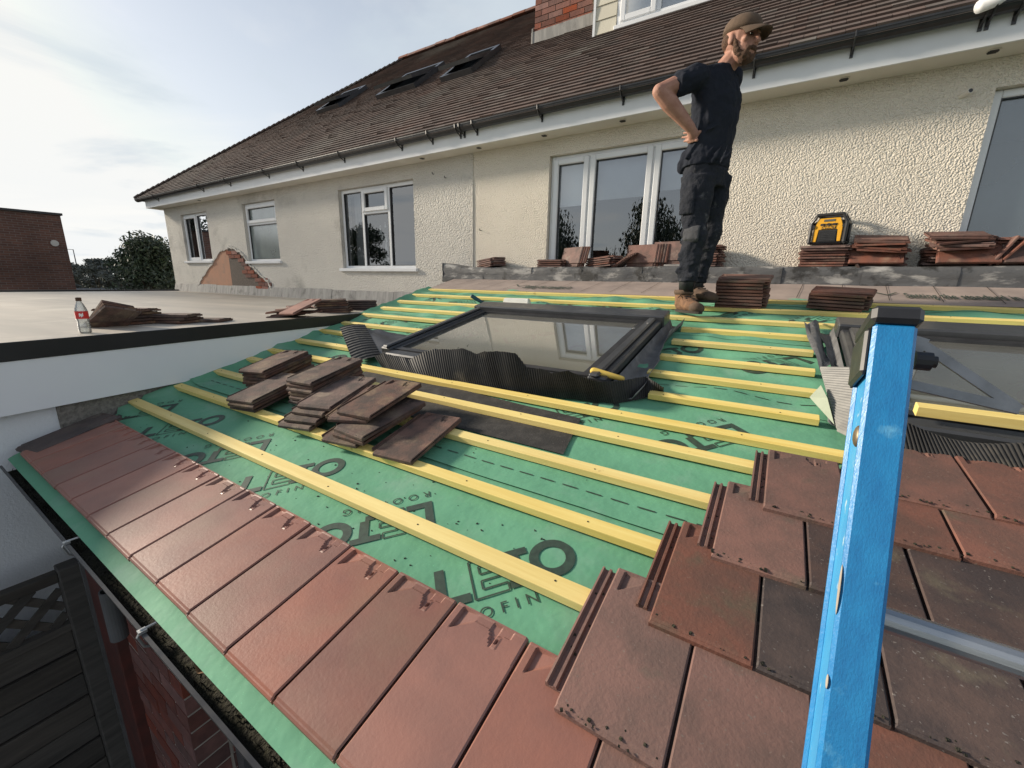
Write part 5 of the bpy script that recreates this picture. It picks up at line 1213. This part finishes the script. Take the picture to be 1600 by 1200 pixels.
# ================================================================== the roofer
PY = 3.17
def pj(px, py, dy=0.0): return on_y(px, py, PY + dy)
base = on_roof(1080, 478, .03)
man = thing('person', 'roofer in navy t-shirt, dark work trousers, tan boots and brown cap, hand on hip', 'person', loc=(base.x, base.y, base.z))
MI = Matrix.Translation(-base)
def MP(o): o.parent = man; o.matrix_local = MI @ o.matrix_basis; return o
X, Y_, Z_ = Vector((1, 0, 0)), Vector((0, 1, 0)), Vector((0, 0, 1))
hipN, hipF = pj(1090, 282, -.085), pj(1116, 282, .085)
kneN, kneF = pj(1084, 368, -.10), pj(1108, 362, .10)
ankN, ankF = pj(1073, 444, -.10), pj(1087, 446, .08)
shN, shF = pj(1090, 122, -.185), pj(1142, 124, .17)
elbN = pj(1031, 143, -.33); wriN = pj(1079, 200, -.20)
neck = pj(1129, 104, -.01); headc = pj(1157, 70, -.02)
pel = (hipN + hipF) / 2
# skin: head, neck, arms and a slim trunk under the clothes, one continuous body
b = MB()
fd = Vector((.86, -.48, -.14)).normalized()               # where the face points
sdv = fd.cross(Z_).normalized(); upv = sdv.cross(fd).normalized(); HMx = Matrix((fd, sdv, upv)).transposed()
hc = headc + upv * .015
b.ellipsoid(hc + upv * .025 - fd * .012, (.100, .078, .108), HMx); b.ellipsoid(hc - upv * .040 + fd * .030, (.070, .062, .085), HMx); b.ellipsoid(hc - upv * .09 + fd * .048, (.038, .040, .034), HMx)
b.capsule(hc + fd * .088 + upv * .020, hc + fd * .112 - upv * .020, .011, .016); b.ellipsoid(hc + fd * .092 - upv * .024, (.014, .021, .011), HMx)      # nose
b.ellipsoid(hc + fd * .080 + upv * .034, (.014, .052, .010), HMx)                                                                                  # brow
for s in (-1, 1): b.ellipsoid(hc + sdv * s * .080 - fd * .012 - upv * .004, (.018, .009, .031), HMx, 12, 8); b.ellipsoid(hc + fd * .062 + sdv * s * .045 - upv * .012, (.02, .02, .018), HMx, 12, 8)
b.capsule(hc - upv * .07 - fd * .025, neck - Z_ * .03, .056, .060)
b.capsule(neck - Z_ * .06, pel, .055, .07); b.capsule(shN - Z_ * .01, shF - Z_ * .01, .045, .045)
b.capsule(shN, elbN.lerp(shN, .45), .060, .056); b.capsule(elbN.lerp(shN, .5), elbN, .056, .043); fa = elbN.lerp(wriN, .32)
b.capsule(elbN, fa, .044, .050); b.capsule(fa, wriN, .050, .030)
elbF = shF + Vector((-.12, .20, -.22)); b.capsule(shF, elbF, .055, .044); b.capsule(elbF, pel + Vector((-.02, .17, .10)), .046, .034)
for (h_, k_, a_) in ((hipN, kneN, ankN), (hipF, kneF, ankF)): b.capsule(h_, k_, .055, .04); b.capsule(k_, a_, .04, .035)
# right hand: heel on the hip bone, fingers wrapping back round the waist
pc = wriN + (pj(1084, 212, -.165) - wriN) * .9
b.capsule(wriN, pc, .027, .033)
for i, (px, py, r_, px2, py2) in enumerate(((1089, 219, .0085, 1076, 223), (1084, 218, .0088, 1069, 221), (1081, 213, .0085, 1066, 215), (1081, 207, .0078, 1068, 208))):
    kn = pj(px, py, -.178 + i * .004); tip = pj(px2, py2, -.150 + i * .006); b.capsule(pc + (kn - pc) * .3, kn, .0105, r_ + .0012, 8); b.capsule(kn, kn.lerp(tip, .55) + Z_ * .002, r_, r_ * .95, 8); b.capsule(kn.lerp(tip, .55), tip, r_ * .95, r_ * .8, 8)
b.capsule(pc + X * .012, pj(1094, 206, -.16), .013, .0115, 8); b.capsule(pj(1094, 206, -.16), pj(1097, 215, -.13), .0115, .009, 8)
body = voxel(b, 'body', M_skin, man, .0048, 2); body.matrix_local = MI
for s in (-1, 1):
    m = MB(); m.ellipsoid(hc + fd * .083 + sdv * s * .030 + upv * .010, (.010, .014, .006), HMx, 10, 6); MP(m.build('eye', M_eye, smooth=True))
m = MB()                                                  # beard along jaw, chin and lip
m.ellipsoid(hc - upv * .086 + fd * .050, (.043, .047, .042), HMx); m.ellipsoid(hc - upv * .052 + fd * .092, (.016, .036, .012), HMx)
for s in (-1, 1): m.capsule(hc + sdv * s * .073 - upv * .010 + fd * .012, hc + sdv * s * .058 - upv * .060 + fd * .028, .008, .021); m.capsule(hc + sdv * s * .056 - upv * .064 + fd * .030, hc + sdv * s * .028 - upv * .096 + fd * .066, .021, .020); m.capsule(hc + sdv * s * .034 - upv * .054 + fd * .084, hc + sdv * s * .036 - upv * .085 + fd * .072, .010, .016)
o = voxel(m, 'beard', M_beard, man, .006, 2, (.010, .012)); o.matrix_local = MI
m = MB(); m.ellipsoid(hc + upv * .006 - fd * .050, (.062, .080, .060), HMx); o = voxel(m, 'hair', M_beard, man, .008, 2, (.006, .01)); o.matrix_local = MI
# cap: crown, band, bill
m = MB(); cu_ = (upv + fd * .10).normalized(); cb = hc + upv * .042 - fd * .010; rings_ = []
for t, rr in ((0, 1.0), (.25, 1.0), (.5, .94), (.72, .80), (.88, .58), (.97, .30), (1.0, .05)): rings_.append((cb + cu_ * (t * .092) - fd * .010 * t, fd * (.112 * rr), sdv * (.091 * rr)))
m.loft(rings_, True, 24); o = MP(m.build('cap', M_cap, smooth=True))
m = MB(); nb_ = 14; lo_, hi_ = [], []
for j in range(5):
    for i in range(nb_ + 1):
        a = -1.15 + 2.3 * i / nb_; s = j / 4; ext = s * .082 * max(.12, math.cos(a * .92)) ** .6
        p = cb + cu_ * (.006 - .020 * s * s - .022 * (math.sin(a)) ** 2 * (0.4 + s)) + fd * (.106 * math.cos(a) + ext) + sdv * (.088 * math.sin(a)); lo_.append(p - cu_ * .003); hi_.append(p + cu_ * .003)
m.v = [tuple(p) for p in lo_ + hi_]; K = len(lo_)
for j in range(4):
    for i in range(nb_): q = j * (nb_ + 1) + i; m.f.append((q, q + nb_ + 1, q + nb_ + 2, q + 1)); m.f.append((K + q, K + q + 1, K + q + nb_ + 2, K + q + nb_ + 1))
for i in range(nb_): q = 4 * (nb_ + 1) + i; m.f.append((q, K + q, K + q + 1, q + 1))
for sd2 in (0, nb_):
    for j in range(4): q = j * (nb_ + 1) + sd2; m.f.append((q, q + nb_ + 1, K + q + nb_ + 1, K + q))
o2 = m.build('bill', M_cap, smooth=True); o2.parent = o
m = MB(); m.ellipsoid(cb + cu_ * .094 - fd * .010, (.008, .008, .005), HMx, 10, 6); o2 = m.build('button', M_cap); o2.parent = o
# t-shirt
s = MB(); fx = Vector((.93, -.36, 0)).normalized(); sx = fx.cross(Z_).normalized()     # body forward, body right (towards the camera)
def tr(px, py, half_f, half_s, dy=0.0): return (pj(px, py, dy), fx * half_f, sx * half_s)
s.loft([tr(1127, 108, .075, .085), tr(1120, 118, .098, .165), tr(1118, 135, .118, .195), tr(1119, 158, .128, .190), tr(1117, 185, .124, .178), tr(1113, 212, .116, .170), tr(1108, 238, .118, .172), tr(1104, 258, .124, .180), tr(1101, 266, .126, .182)], True, 28)
s.capsule(shN + Z_ * .006, shN.lerp(elbN, .45), .073, .070); s.loft([(shN.lerp(elbN, .40), Z_.cross((elbN - shN).normalized()).normalized() * .074, Z_ * .074), (shN.lerp(elbN, .58), Z_.cross((elbN - shN).normalized()).normalized() * .079, Z_ * .076)], True, 16)
s.capsule(shF, shF.lerp(elbF, .5), .072, .070)
s.capsule(pj(1075, 245, -.06), pj(1067, 262, -.07), .045, .040)
for k in range(9):                                         # gathered cloth at the waist
    a = Vector((0, 0, 0)); p0 = pj(1088 + k * 7, 222 + (k % 3) * 5, -.165 + .003 * k); p1 = pj(1072 + k * 8, 246 + (k % 2) * 7, -.165 + .003 * k); s.capsule(p0, p1, .006, .012, 8)
for (a_, b_) in (((1098, 150), (1092, 200)), ((1104, 142), (1108, 190)), ((1104, 205), (1120, 196))): s.capsule(pj(*a_, -.172), pj(*b_, -.165), .007, .010, 8)
o = voxel(s, 'tshirt', M_shirt, man, .0075, 2, (.020, .055)); o.matrix_local = MI
# trousers
t_ = MB()
t_.loft([tr(1102, 256, .116, .165), tr(1102, 272, .122, .170), tr(1102, 295, .112, .160)], True, 24)
for (h_, k_, a_, sg) in ((hipN, kneN, ankN, -1), (hipF, kneF, ankF, 1)):
    t_.loft([(h_ + Z_ * .02, fx * .105, sx * .095), (h_.lerp(k_, .3), fx * .100, sx * .095), (h_.lerp(k_, .6), fx * .086, sx * .085), (k_ + Z_ * .05, fx * .076, sx * .075), (k_ + fx * .012, fx * .080, sx * .075), (k_.lerp(a_, .25), fx * .070, sx * .068), (k_.lerp(a_, .55), fx * .068, sx * .064), (k_.lerp(a_, .80), fx * .060, sx * .058), (k_.lerp(a_, .93), fx * .054, sx * .054)], True, 20)
    for q in range(7):
        p = k_.lerp(a_, -.12 + q * .15) + sx * .04 * (-sg) * 0; an = random.uniform(-.5, .5); t_.capsule(p + fx * .055 + sx * .045 + Z_ * an * .05, p - fx * .05 + sx * .052 - Z_ * an * .05, .010, .015, 8)
    for q in range(3): p = k_.lerp(a_, .78 + q * .07); t_.loft([(p - Z_ * .012, fx * .058, sx * .057), (p, fx * .066, sx * .064), (p + Z_ * .014, fx * .058, sx * .057)], True, 16)
t_.bb(*sorted((0, 0)), 0, 0, 0, 0) if False else None
o = voxel(t_, 'trousers', M_trouser, man, .0075, 2, (.022, .06)); o.matrix_local = MI
m = MB(); pk = kneN + sx * .066 + fx * .02
m.loft([(pk + Z_ * .055 - sx * .02, fx * .052, sx * .018), (pk + Z_ * .03, fx * .060, sx * .016), (pk - Z_ * .03, fx * .060, sx * .016), (pk - Z_ * .05 - sx * .02, fx * .050, sx * .016)], True, 14); o = voxel(m, 'knee_patch', M_knee, man, .008, 2, (.008, .03)); o.matrix_local = MI
m = MB(); pk = hipN + sx * .090 - Z_ * .13; m.loft([(pk + Z_ * .085, fx * .05, sx * .012), (pk, fx * .056, sx * .022), (pk - Z_ * .085, fx * .052, sx * .014)], True, 12); o = voxel(m, 'thigh_pocket', M_trouser, man, .008, 2, (.008, .03)); o.matrix_local = MI
# socks and boots
for (a_, toe, heel, nm, mt, mo) in ((ankN, (1104, 488), (1060, 470), 'boot', M_boot, -.10), (ankF, (1114, 470), (1066, 458), 'boot', M_boot2, .09)):
    m = MB(); m.loft([(a_ + Z_ * .06, fx * .050, sx * .048), (a_ + Z_ * .02, fx * .052, sx * .050), (a_ - Z_ * .05, fx * .047, sx * .045)], True, 16); MP(m.build('sock', M_trim, smooth=True))
    tp = on_roof(*toe, .045); hp = on_roof(*heel, .045)
    d = (tp - hp); d.z = 0; d.normalize(); sd_ = d.cross(Z_); zb_ = min(tp.z, hp.z) - .008; hp = Vector((a_.x, a_.y, 0)) - d * .085; tp = hp + d * .285
    def at(t, z): return Vector((hp.x + (tp.x - hp.x) * t, hp.y + (tp.y - hp.y) * t, zb_ + z))
    m = MB(); m.loft([(at(.02, .055), d * .012 + Z_ * 0, sd_ * .030), (at(.10, .055), Z_ * .05, sd_ * .038), (at(.3, .062), Z_ * .055, sd_ * .042), (at(.5, .056), Z_ * .046, sd_ * .045), (at(.7, .046), Z_ * .036, sd_ * .050), (at(.87, .040), Z_ * .031, sd_ * .046), (at(.97, .034), Z_ * .022, sd_ * .030)], True, 18)
    m.loft([(at(.20, .05), d * .062, sd_ * .046), (at(.20, .10), d * .062, sd_ * .050), (at(.205, .14), d * .064, sd_ * .055)], True, 18)
    bo = voxel(m, nm, mt, man, .007, 3, (.006, .03)); bo.matrix_local = MI
    m = MB(); m.loft([(at(.205, .118), d * .066, sd_ * .053), (at(.205, .132), d * .072, sd_ * .061), (at(.205, .150), d * .068, sd_ * .058)], True, 18); m2 = m.build('collar', M_boot2, smooth=True); m2.parent = bo
    m = MB(); m.loft([(at(.80, .040), Z_ * .036, sd_ * .0505), (at(.90, .038), Z_ * .032, sd_ * .045), (at(.99, .034), Z_ * .022, sd_ * .030)], True, 16); m2 = m.build('toe_cap', M_boot2, smooth=True); m2.parent = bo
    m = MB(); m.loft([(at(.5, .002), d * .150, sd_ * .047), (at(.5, .018), d * .153, sd_ * .050)], True, 24); m2 = m.build('sole', M_sole); m2.parent = bo
    m = MB()
    for q in range(5):
        t = .30 + q * .07; z = .128 - q * .011; m.capsule(at(t, z) + sd_ * .028, at(t + .03, z) - sd_ * .028, .0035, .0035, 6)
    m.capsule(at(.28, .14), at(.36, .10) + sd_ * .06, .003, .003, 6); m.capsule(at(.28, .14), at(.40, .11) - sd_ * .05, .003, .003, 6); m2 = m.build('lace', M_sole); m2.parent = bo

# ================================================================== fence below, on the left
XF = -2.55; ft = -1.285
fen = thing('garden_fence', 'dark weathered board fence with diagonal lattice along its top', 'fence', loc=(XF, -.9, GZ)); FI = Matrix.Translation((-XF, .9, -GZ))
def FN(o): o.parent = fen; o.matrix_local = FI @ o.matrix_basis; return o
m = MB(); m.bb(XF - .02, XF + .06, .275, .345, GZ, ft + .02); FN(m.build('post', M_wood, bevel=.004)); m = MB(); m.bb(XF - .02, XF + .06, -1.56, -1.49, GZ, ft + .02); FN(m.build('post', M_wood))
m = MB(); m.bb(XF - .015, XF + .035, -1.49, .275, ft - .045, ft); FN(m.build('top_rail', M_wood, bevel=.003)); m = MB(); m.bb(XF - .010, XF + .03, -1.49, .275, ft - .30, ft - .265); FN(m.build('lattice_rail', M_wood))
m = MB(); m.bb(XF - .030, XF - .012, -1.49, .275, GZ, ft - .301); FN(m.build('gap_shade_sheet', M_room))  # dark sheet added so the gaps between boards read as shade
z = ft - .301
while z > GZ + .05:
    m = MB(); hgt = .118; jx = random.uniform(-.005, .005); tl = random.uniform(-.004, .004); m.hexa([(XF - .011, -1.49, z - hgt), (XF + .012 + jx, -1.49, z - hgt), (XF + .012 + jx + tl, .275, z - hgt), (XF - .011, .275, z - hgt), (XF - .011, -1.49, z), (XF + .010 + jx, -1.49, z), (XF + .010 + jx + tl, .275, z), (XF - .011, .275, z)]); FN(m.build('board', M_wood, bevel=.004)); z -= .130
for s in (-1, 1):
    y = -1.9
    while y < .62:
        za, zb_ = ft - .264, ft - .046; ya, yb = y, y + s * .219; 
        def cl(yv): return max(-1.49, min(.275, yv))
        t0 = (cl(ya) - ya) / (yb - ya); t1 = (cl(yb) - ya) / (yb - ya); t0, t1 = max(0, min(1, t0)), max(0, min(1, t1))
        if abs(t1 - t0) > .1:
            a = Vector((XF + .006 * (1 + s), ya + (yb - ya) * t0, za + (zb_ - za) * t0)); b = Vector((XF + .006 * (1 + s), ya + (yb - ya) * t1, za + (zb_ - za) * t1)); m = MB(); m.bar(a, b, .008, .034, X.cross(b - a).normalized()); FN(m.build('lattice_slat', M_wood))
        y += .125

# ================================================================== beyond the flat roof
# brick gable far left
def brick_wall_mat():
    m = bpy.data.materials.new('far_brickwork'); m.use_nodes = True; t = m.node_tree; b = t.nodes['Principled BSDF']; b.inputs['Roughness'].default_value = .95
    tcn = N(t, 'ShaderNodeTexCoord'); mp = N(t, 'ShaderNodeMapping'); mp.inputs['Rotation'].default_value = (0, R(90), R(90)); sx_ = N(t, 'ShaderNodeSeparateXYZ'); cm = N(t, 'ShaderNodeCombineXYZ')
    t.links.new(tcn.outputs['Object'], sx_.inputs[0]); t.links.new(sx_.outputs[1], cm.inputs[0]); t.links.new(sx_.outputs[2], cm.inputs[1])
    br = N(t, 'ShaderNodeTexBrick'); br.inputs['Scale'].default_value = 1.0; br.inputs['Brick Width'].default_value = .225; br.inputs['Row Height'].default_value = .075; br.inputs['Mortar Size'].default_value = .008
    br.inputs['Color1'].default_value = (.125, .058, .042, 1); br.inputs['Color2'].default_value = (.085, .042, .034, 1); br.inputs['Mortar'].default_value = (.13, .105, .09, 1)
    t.links.new(cm.outputs[0], br.inputs['Vector'])
    nz = N(t, 'ShaderNodeTexNoise'); nz.inputs['Scale'].default_value = .8; nz.inputs['Detail'].default_value = 7; t.links.new(tcn.outputs['Object'], nz.inputs['Vector'])
    mr = N(t, 'ShaderNodeMapRange'); mr.inputs[1].default_value = .3; mr.inputs[2].default_value = .7; mr.inputs[3].default_value = .65; mr.inputs[4].default_value = 1.35; t.links.new(nz.outputs[0], mr.inputs[0])
    hs = N(t, 'ShaderNodeHueSaturation'); t.links.new(mr.outputs[0], hs.inputs['Value']); t.links.new(br.outputs['Color'], hs.inputs['Color']); t.links.new(hs.outputs[0], b.inputs['Base Color']); return m
M_farbrick = brick_wall_mat()
DB = -21.0; p = on_x(108, 400, DB); zt0 = on_x(97, 337, DB).z; zt1 = on_x(0, 328, DB).z
bb_ = thing('brick_building', 'windowless dark red brick building end beyond the flat roof', 'building', loc=(DB, p.y, GZ))
m = MB(); y1, y0 = 0.0, -9.0; sl_ = (zt1 - zt0) / (on_x(0, 328, DB).y - p.y)
m.hexa([(-9, y0, 0), (0, y0, 0), (0, y1, 0), (-9, y1, 0), (-9, y0, zt0 - GZ + sl_ * y0), (0, y0, zt0 - GZ + sl_ * y0), (0, y1, zt0 - GZ), (-9, y1, zt0 - GZ)]); o = m.build('wall', M_farbrick); o.parent = bb_
m = MB(); m.hexa([(-9.1, y0, zt0 - GZ + sl_ * y0), (.06, y0, zt0 - GZ + sl_ * y0), (.06, y1 + .05, zt0 - GZ), (-9.1, y1 + .05, zt0 - GZ), (-9.1, y0, zt0 - GZ + sl_ * y0 + .07), (.06, y0, zt0 - GZ + sl_ * y0 + .07), (.06, y1 + .05, zt0 - GZ + .07), (-9.1, y1 + .05, zt0 - GZ + .07)]); o = m.build('coping', M_trim); o.parent = bb_
q = on_x(85, 380, DB); m = MB(); m.tube([(0.0, q.y - p.y, q.z - GZ), (.05, q.y - p.y, q.z - GZ)], .10, 14); o = m.build('wall_light', M_foil); o.parent = bb_

def foliage(n, centers, leaf, seedv, droop=0.0):
    r = np.random.default_rng(seedv); V = []; F = []
    cs_ = np.array([c[:3] for c in centers]); rad = np.array([c[3] for c in centers]); pr_ = rad ** 2 / (rad ** 2).sum(); idx = r.choice(len(centers), n, p=pr_)
    d = r.normal(size=(n, 3)); d /= np.linalg.norm(d, axis=1)[:, None]; rr = rad[idx] * (r.random(n) ** .45)
    P = cs_[idx] + d * rr[:, None] * np.array([1, 1, .85])
    if droop: P[:, 2] -= r.random(n) ** 1.5 * droop
    a = r.normal(size=(n, 3)); a /= np.linalg.norm(a, axis=1)[:, None]; b = r.normal(size=(n, 3)); b -= (a * b).sum(1)[:, None] * a; b /= np.linalg.norm(b, axis=1)[:, None]
    if droop: a[:, 2] -= 2.0; a /= np.linalg.norm(a, axis=1)[:, None]
    s = leaf * r.uniform(.6, 1.4, n)[:, None]; Q = np.stack([P - a * s, P - b * s * .45, P + a * s, P + b * s * .45], 1).reshape(-1, 3)
    me = bpy.data.meshes.new('crown'); me.vertices.add(4 * n); me.vertices.foreach_set('co', Q.ravel()); me.loops.add(4 * n); me.loops.foreach_set('vertex_index', np.arange(4 * n)); me.polygons.add(n); me.polygons.foreach_set('loop_start', np.arange(n) * 4); me.polygons.foreach_set('loop_total', np.full(n, 4)); me.update(); me.validate(); return me
def tree(name, label, cat, loc, hgt, rx, n, leaf, mat, group=None, trunk=.3, seedv=1, low=.25, clumps=26, droop=0.0, ry=None):
    t = thing(name, label, cat, group, loc=loc); r = random.Random(seedv); ry = ry or rx; cs_ = []; m = MB()
    m.tube([(0, 0, 0), (r.uniform(-.1, .1), 0, hgt * .3), (r.uniform(-.2, .2), r.uniform(-.2, .2), hgt * .75)], [hgt * .03, hgt * .022, hgt * .008], 8)
    for k in range(clumps):
        a = r.uniform(0, 6.28); q = math.sqrt(r.random()); zf_ = low + (1 - low) * r.random(); env = math.sin(min(1, (1 - zf_) / (1 - low) * 1.25 + .12) * math.pi * .5)
        c = Vector((rx * q * env * math.cos(a), ry * q * env * math.sin(a), hgt * (zf_ * .93))); rad = hgt * r.uniform(.07, .13); cs_.append((c.x, c.y, c.z, rad))
        if k % 2 == 0: b0 = Vector((0, 0, min(c.z, hgt * .7) * .65)); m.tube([b0, b0.lerp(c, .5) + Vector((0, 0, .1)), c], [hgt * .010, hgt * .006, hgt * .003], 5)
    o = m.build('trunk', M_bark); o.parent = t
    me = foliage(n, cs_, leaf, seedv, droop); o = link('crown', me, mat, t); return t
def ground_pt(px, dist): d = ray(px, 430); k = dist / math.hypot(d.x, d.y); return (d.x * k, d.y * k, GZ)
def top_h(px, py, dist): d = ray(px, py); return d.z / math.hypot(d.x, d.y) * dist - GZ
tree('evergreen_bush', 'dense dark evergreen bush beside the left end of the house', 'bush', ground_pt(232, 17.5), top_h(232, 366, 17.5), 1.25, 26000, .055, M_leaf, seedv=3, low=.05, clumps=60)
tree('evergreen_bush', 'lower dark bush in front of the tall evergreen bush', 'bush', ground_pt(206, 18.5), top_h(206, 388, 18.5), .8, 8000, .055, M_leaf, seedv=4, low=.05, clumps=40)
tree('evergreen_bush', 'narrow dark shrub pressed against the house corner', 'bush', ground_pt(262, 18.8), top_h(262, 360, 18.8), .9, 9000, .055, M_leaf, seedv=14, low=.05, clumps=30)
# tall grass and weeds at the roof edge
mb = MB(); r = random.Random(5)
for q in range(700):
    px = r.uniform(122, 274); P0_ = Vector(ground_pt(px, r.uniform(15.2, 16.6))); hgt = r.uniform(2.2, 2.95); tp = P0_ + Vector((r.uniform(-.2, .2), r.uniform(-.2, .2), hgt)); w_ = Vector((.006, .02, 0)); mb.add([P0_ - w_, P0_ + w_, tp], [(0, 1, 2)])
tag(mb.build('tall_weeds', M_leaf2), 'tall pale weeds growing up behind the flat roof edge', 'weeds', kind='stuff')
def bare_tree(loc, hgt, label, seedv, group='bare trees far away'):
    r = random.Random(seedv); m = MB(); t = thing('bare_tree', label, 'tree', group, loc=loc)
    def br(p, d, L, rad, lv):
        e = p + d * L; m.tube([p, e], [rad, rad * .65], 5)
        if lv == 0: return
        for k in range(3 if lv > 1 else 4):
            nd = (d + Vector((r.uniform(-.75, .75), r.uniform(-.75, .75), r.uniform(-.1, .55)))).normalized(); br(p.lerp(e, r.uniform(.55, 1)), nd, L * r.uniform(.6, .8), rad * .6, lv - 1)
    br(Vector((0, 0, 0)), Vector((0, 0, 1)), hgt * .32, hgt * .018, 4); o = m.build('branches', M_twig); o.parent = t
bare_tree(ground_pt(145, 62), top_h(145, 386, 62), 'bare twiggy tree behind the far hedge', 21); bare_tree(ground_pt(160, 70), top_h(160, 395, 70), 'small bare tree beside the far lamp posts', 22)
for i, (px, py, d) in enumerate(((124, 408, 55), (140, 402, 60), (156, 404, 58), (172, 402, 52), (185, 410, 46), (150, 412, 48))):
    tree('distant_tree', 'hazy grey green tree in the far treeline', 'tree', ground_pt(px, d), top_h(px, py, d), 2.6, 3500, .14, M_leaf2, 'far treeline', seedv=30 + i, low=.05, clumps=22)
def lamp_post(px, py, dist, label):
    g_ = ground_pt(px, dist); hgt = top_h(px, py, dist); t = thing('street_lamp', label, 'street lamp', 'street lamps in the distance', loc=g_); m = MB(); m.tube([(0, 0, 0), (0, 0, hgt)], [.10, .05], 8); o = m.build('post', M_greypipe); o.parent = t
    d = Vector((g_[1], -g_[0], 0)).normalized() * -1; m = MB(); m.tube([(0, 0, hgt - .05), d * 1.1 + Vector((0, 0, hgt))], .035, 6); o = m.build('arm', M_greypipe); o.parent = t
    m = MB(); c_ = d * 1.35 + Vector((0, 0, hgt)); m.bar(c_ - d * .35, c_ + d * .3, .2, .10); o = m.build('lantern', M_greypipe); o.parent = t
lamp_post(112, 362, 52, 'tall street lamp just right of the brick building'); lamp_post(123, 390, 90, 'shorter far off street lamp beside the bare tree')
# low white van roofs and sheds are only slivers beyond the edge
for (px, d, w_, hgt, lab) in ((150, 34, 3.2, 1.9, 'pale low outbuilding seen behind the weeds'),):
    g_ = ground_pt(px, d); t = thing('outbuilding', lab, 'shed', loc=g_); m = MB(); m.bb(-1.2, 1.2, -w_ / 2, w_ / 2, 0, hgt); o = m.build('wall', M_whitewall); o.parent = t; m = MB(); m.prism([Vector((-1.35, -w_ / 2 - .1, hgt)), Vector((1.35, -w_ / 2 - .1, hgt)), Vector((0, -w_ / 2 - .1, hgt + .5))], (0, w_ + .2, 0)); o = m.build('roof', M_trim); o.parent = t

# trees across the garden behind the photographer; the window panes mirror them
for i, (x, y, hgt, rx, lab) in enumerate(((-11.2, -13, 7.4, 2.2, 'weeping tree across the garden mirrored in the left light of the wide window'), (-6.0, -13.5, 7.6, 2.4, 'weeping tree across the garden mirrored in the middle of the wide window'), (-26, -12, 7.0, 3.5, 'dark conifer across the garden mirrored in the square window'), (-33, -16, 5.5, 3.5, 'broad shrub across the garden mirrored in the square window'))):
    tree('weeping_tree' if i < 2 else 'offscreen_tree', lab, 'tree', (x, y, GZ), hgt, rx, 16000, .10, M_leaf, 'trees behind the photographer', seedv=60 + i, low=.35 if i < 2 else .1, clumps=34, droop=2.4 if i < 2 else 0)

tree('offscreen_tree', 'unseen tall tree added behind the brick building to shade the left end of the house', 'tree', (-24.5, -.5, GZ), 12.2, 1.9, 4500, .10, M_leaf, 'trees behind the photographer', seedv=71, low=.35, clumps=40)  # unseen tree, added only to throw shade on the left wall
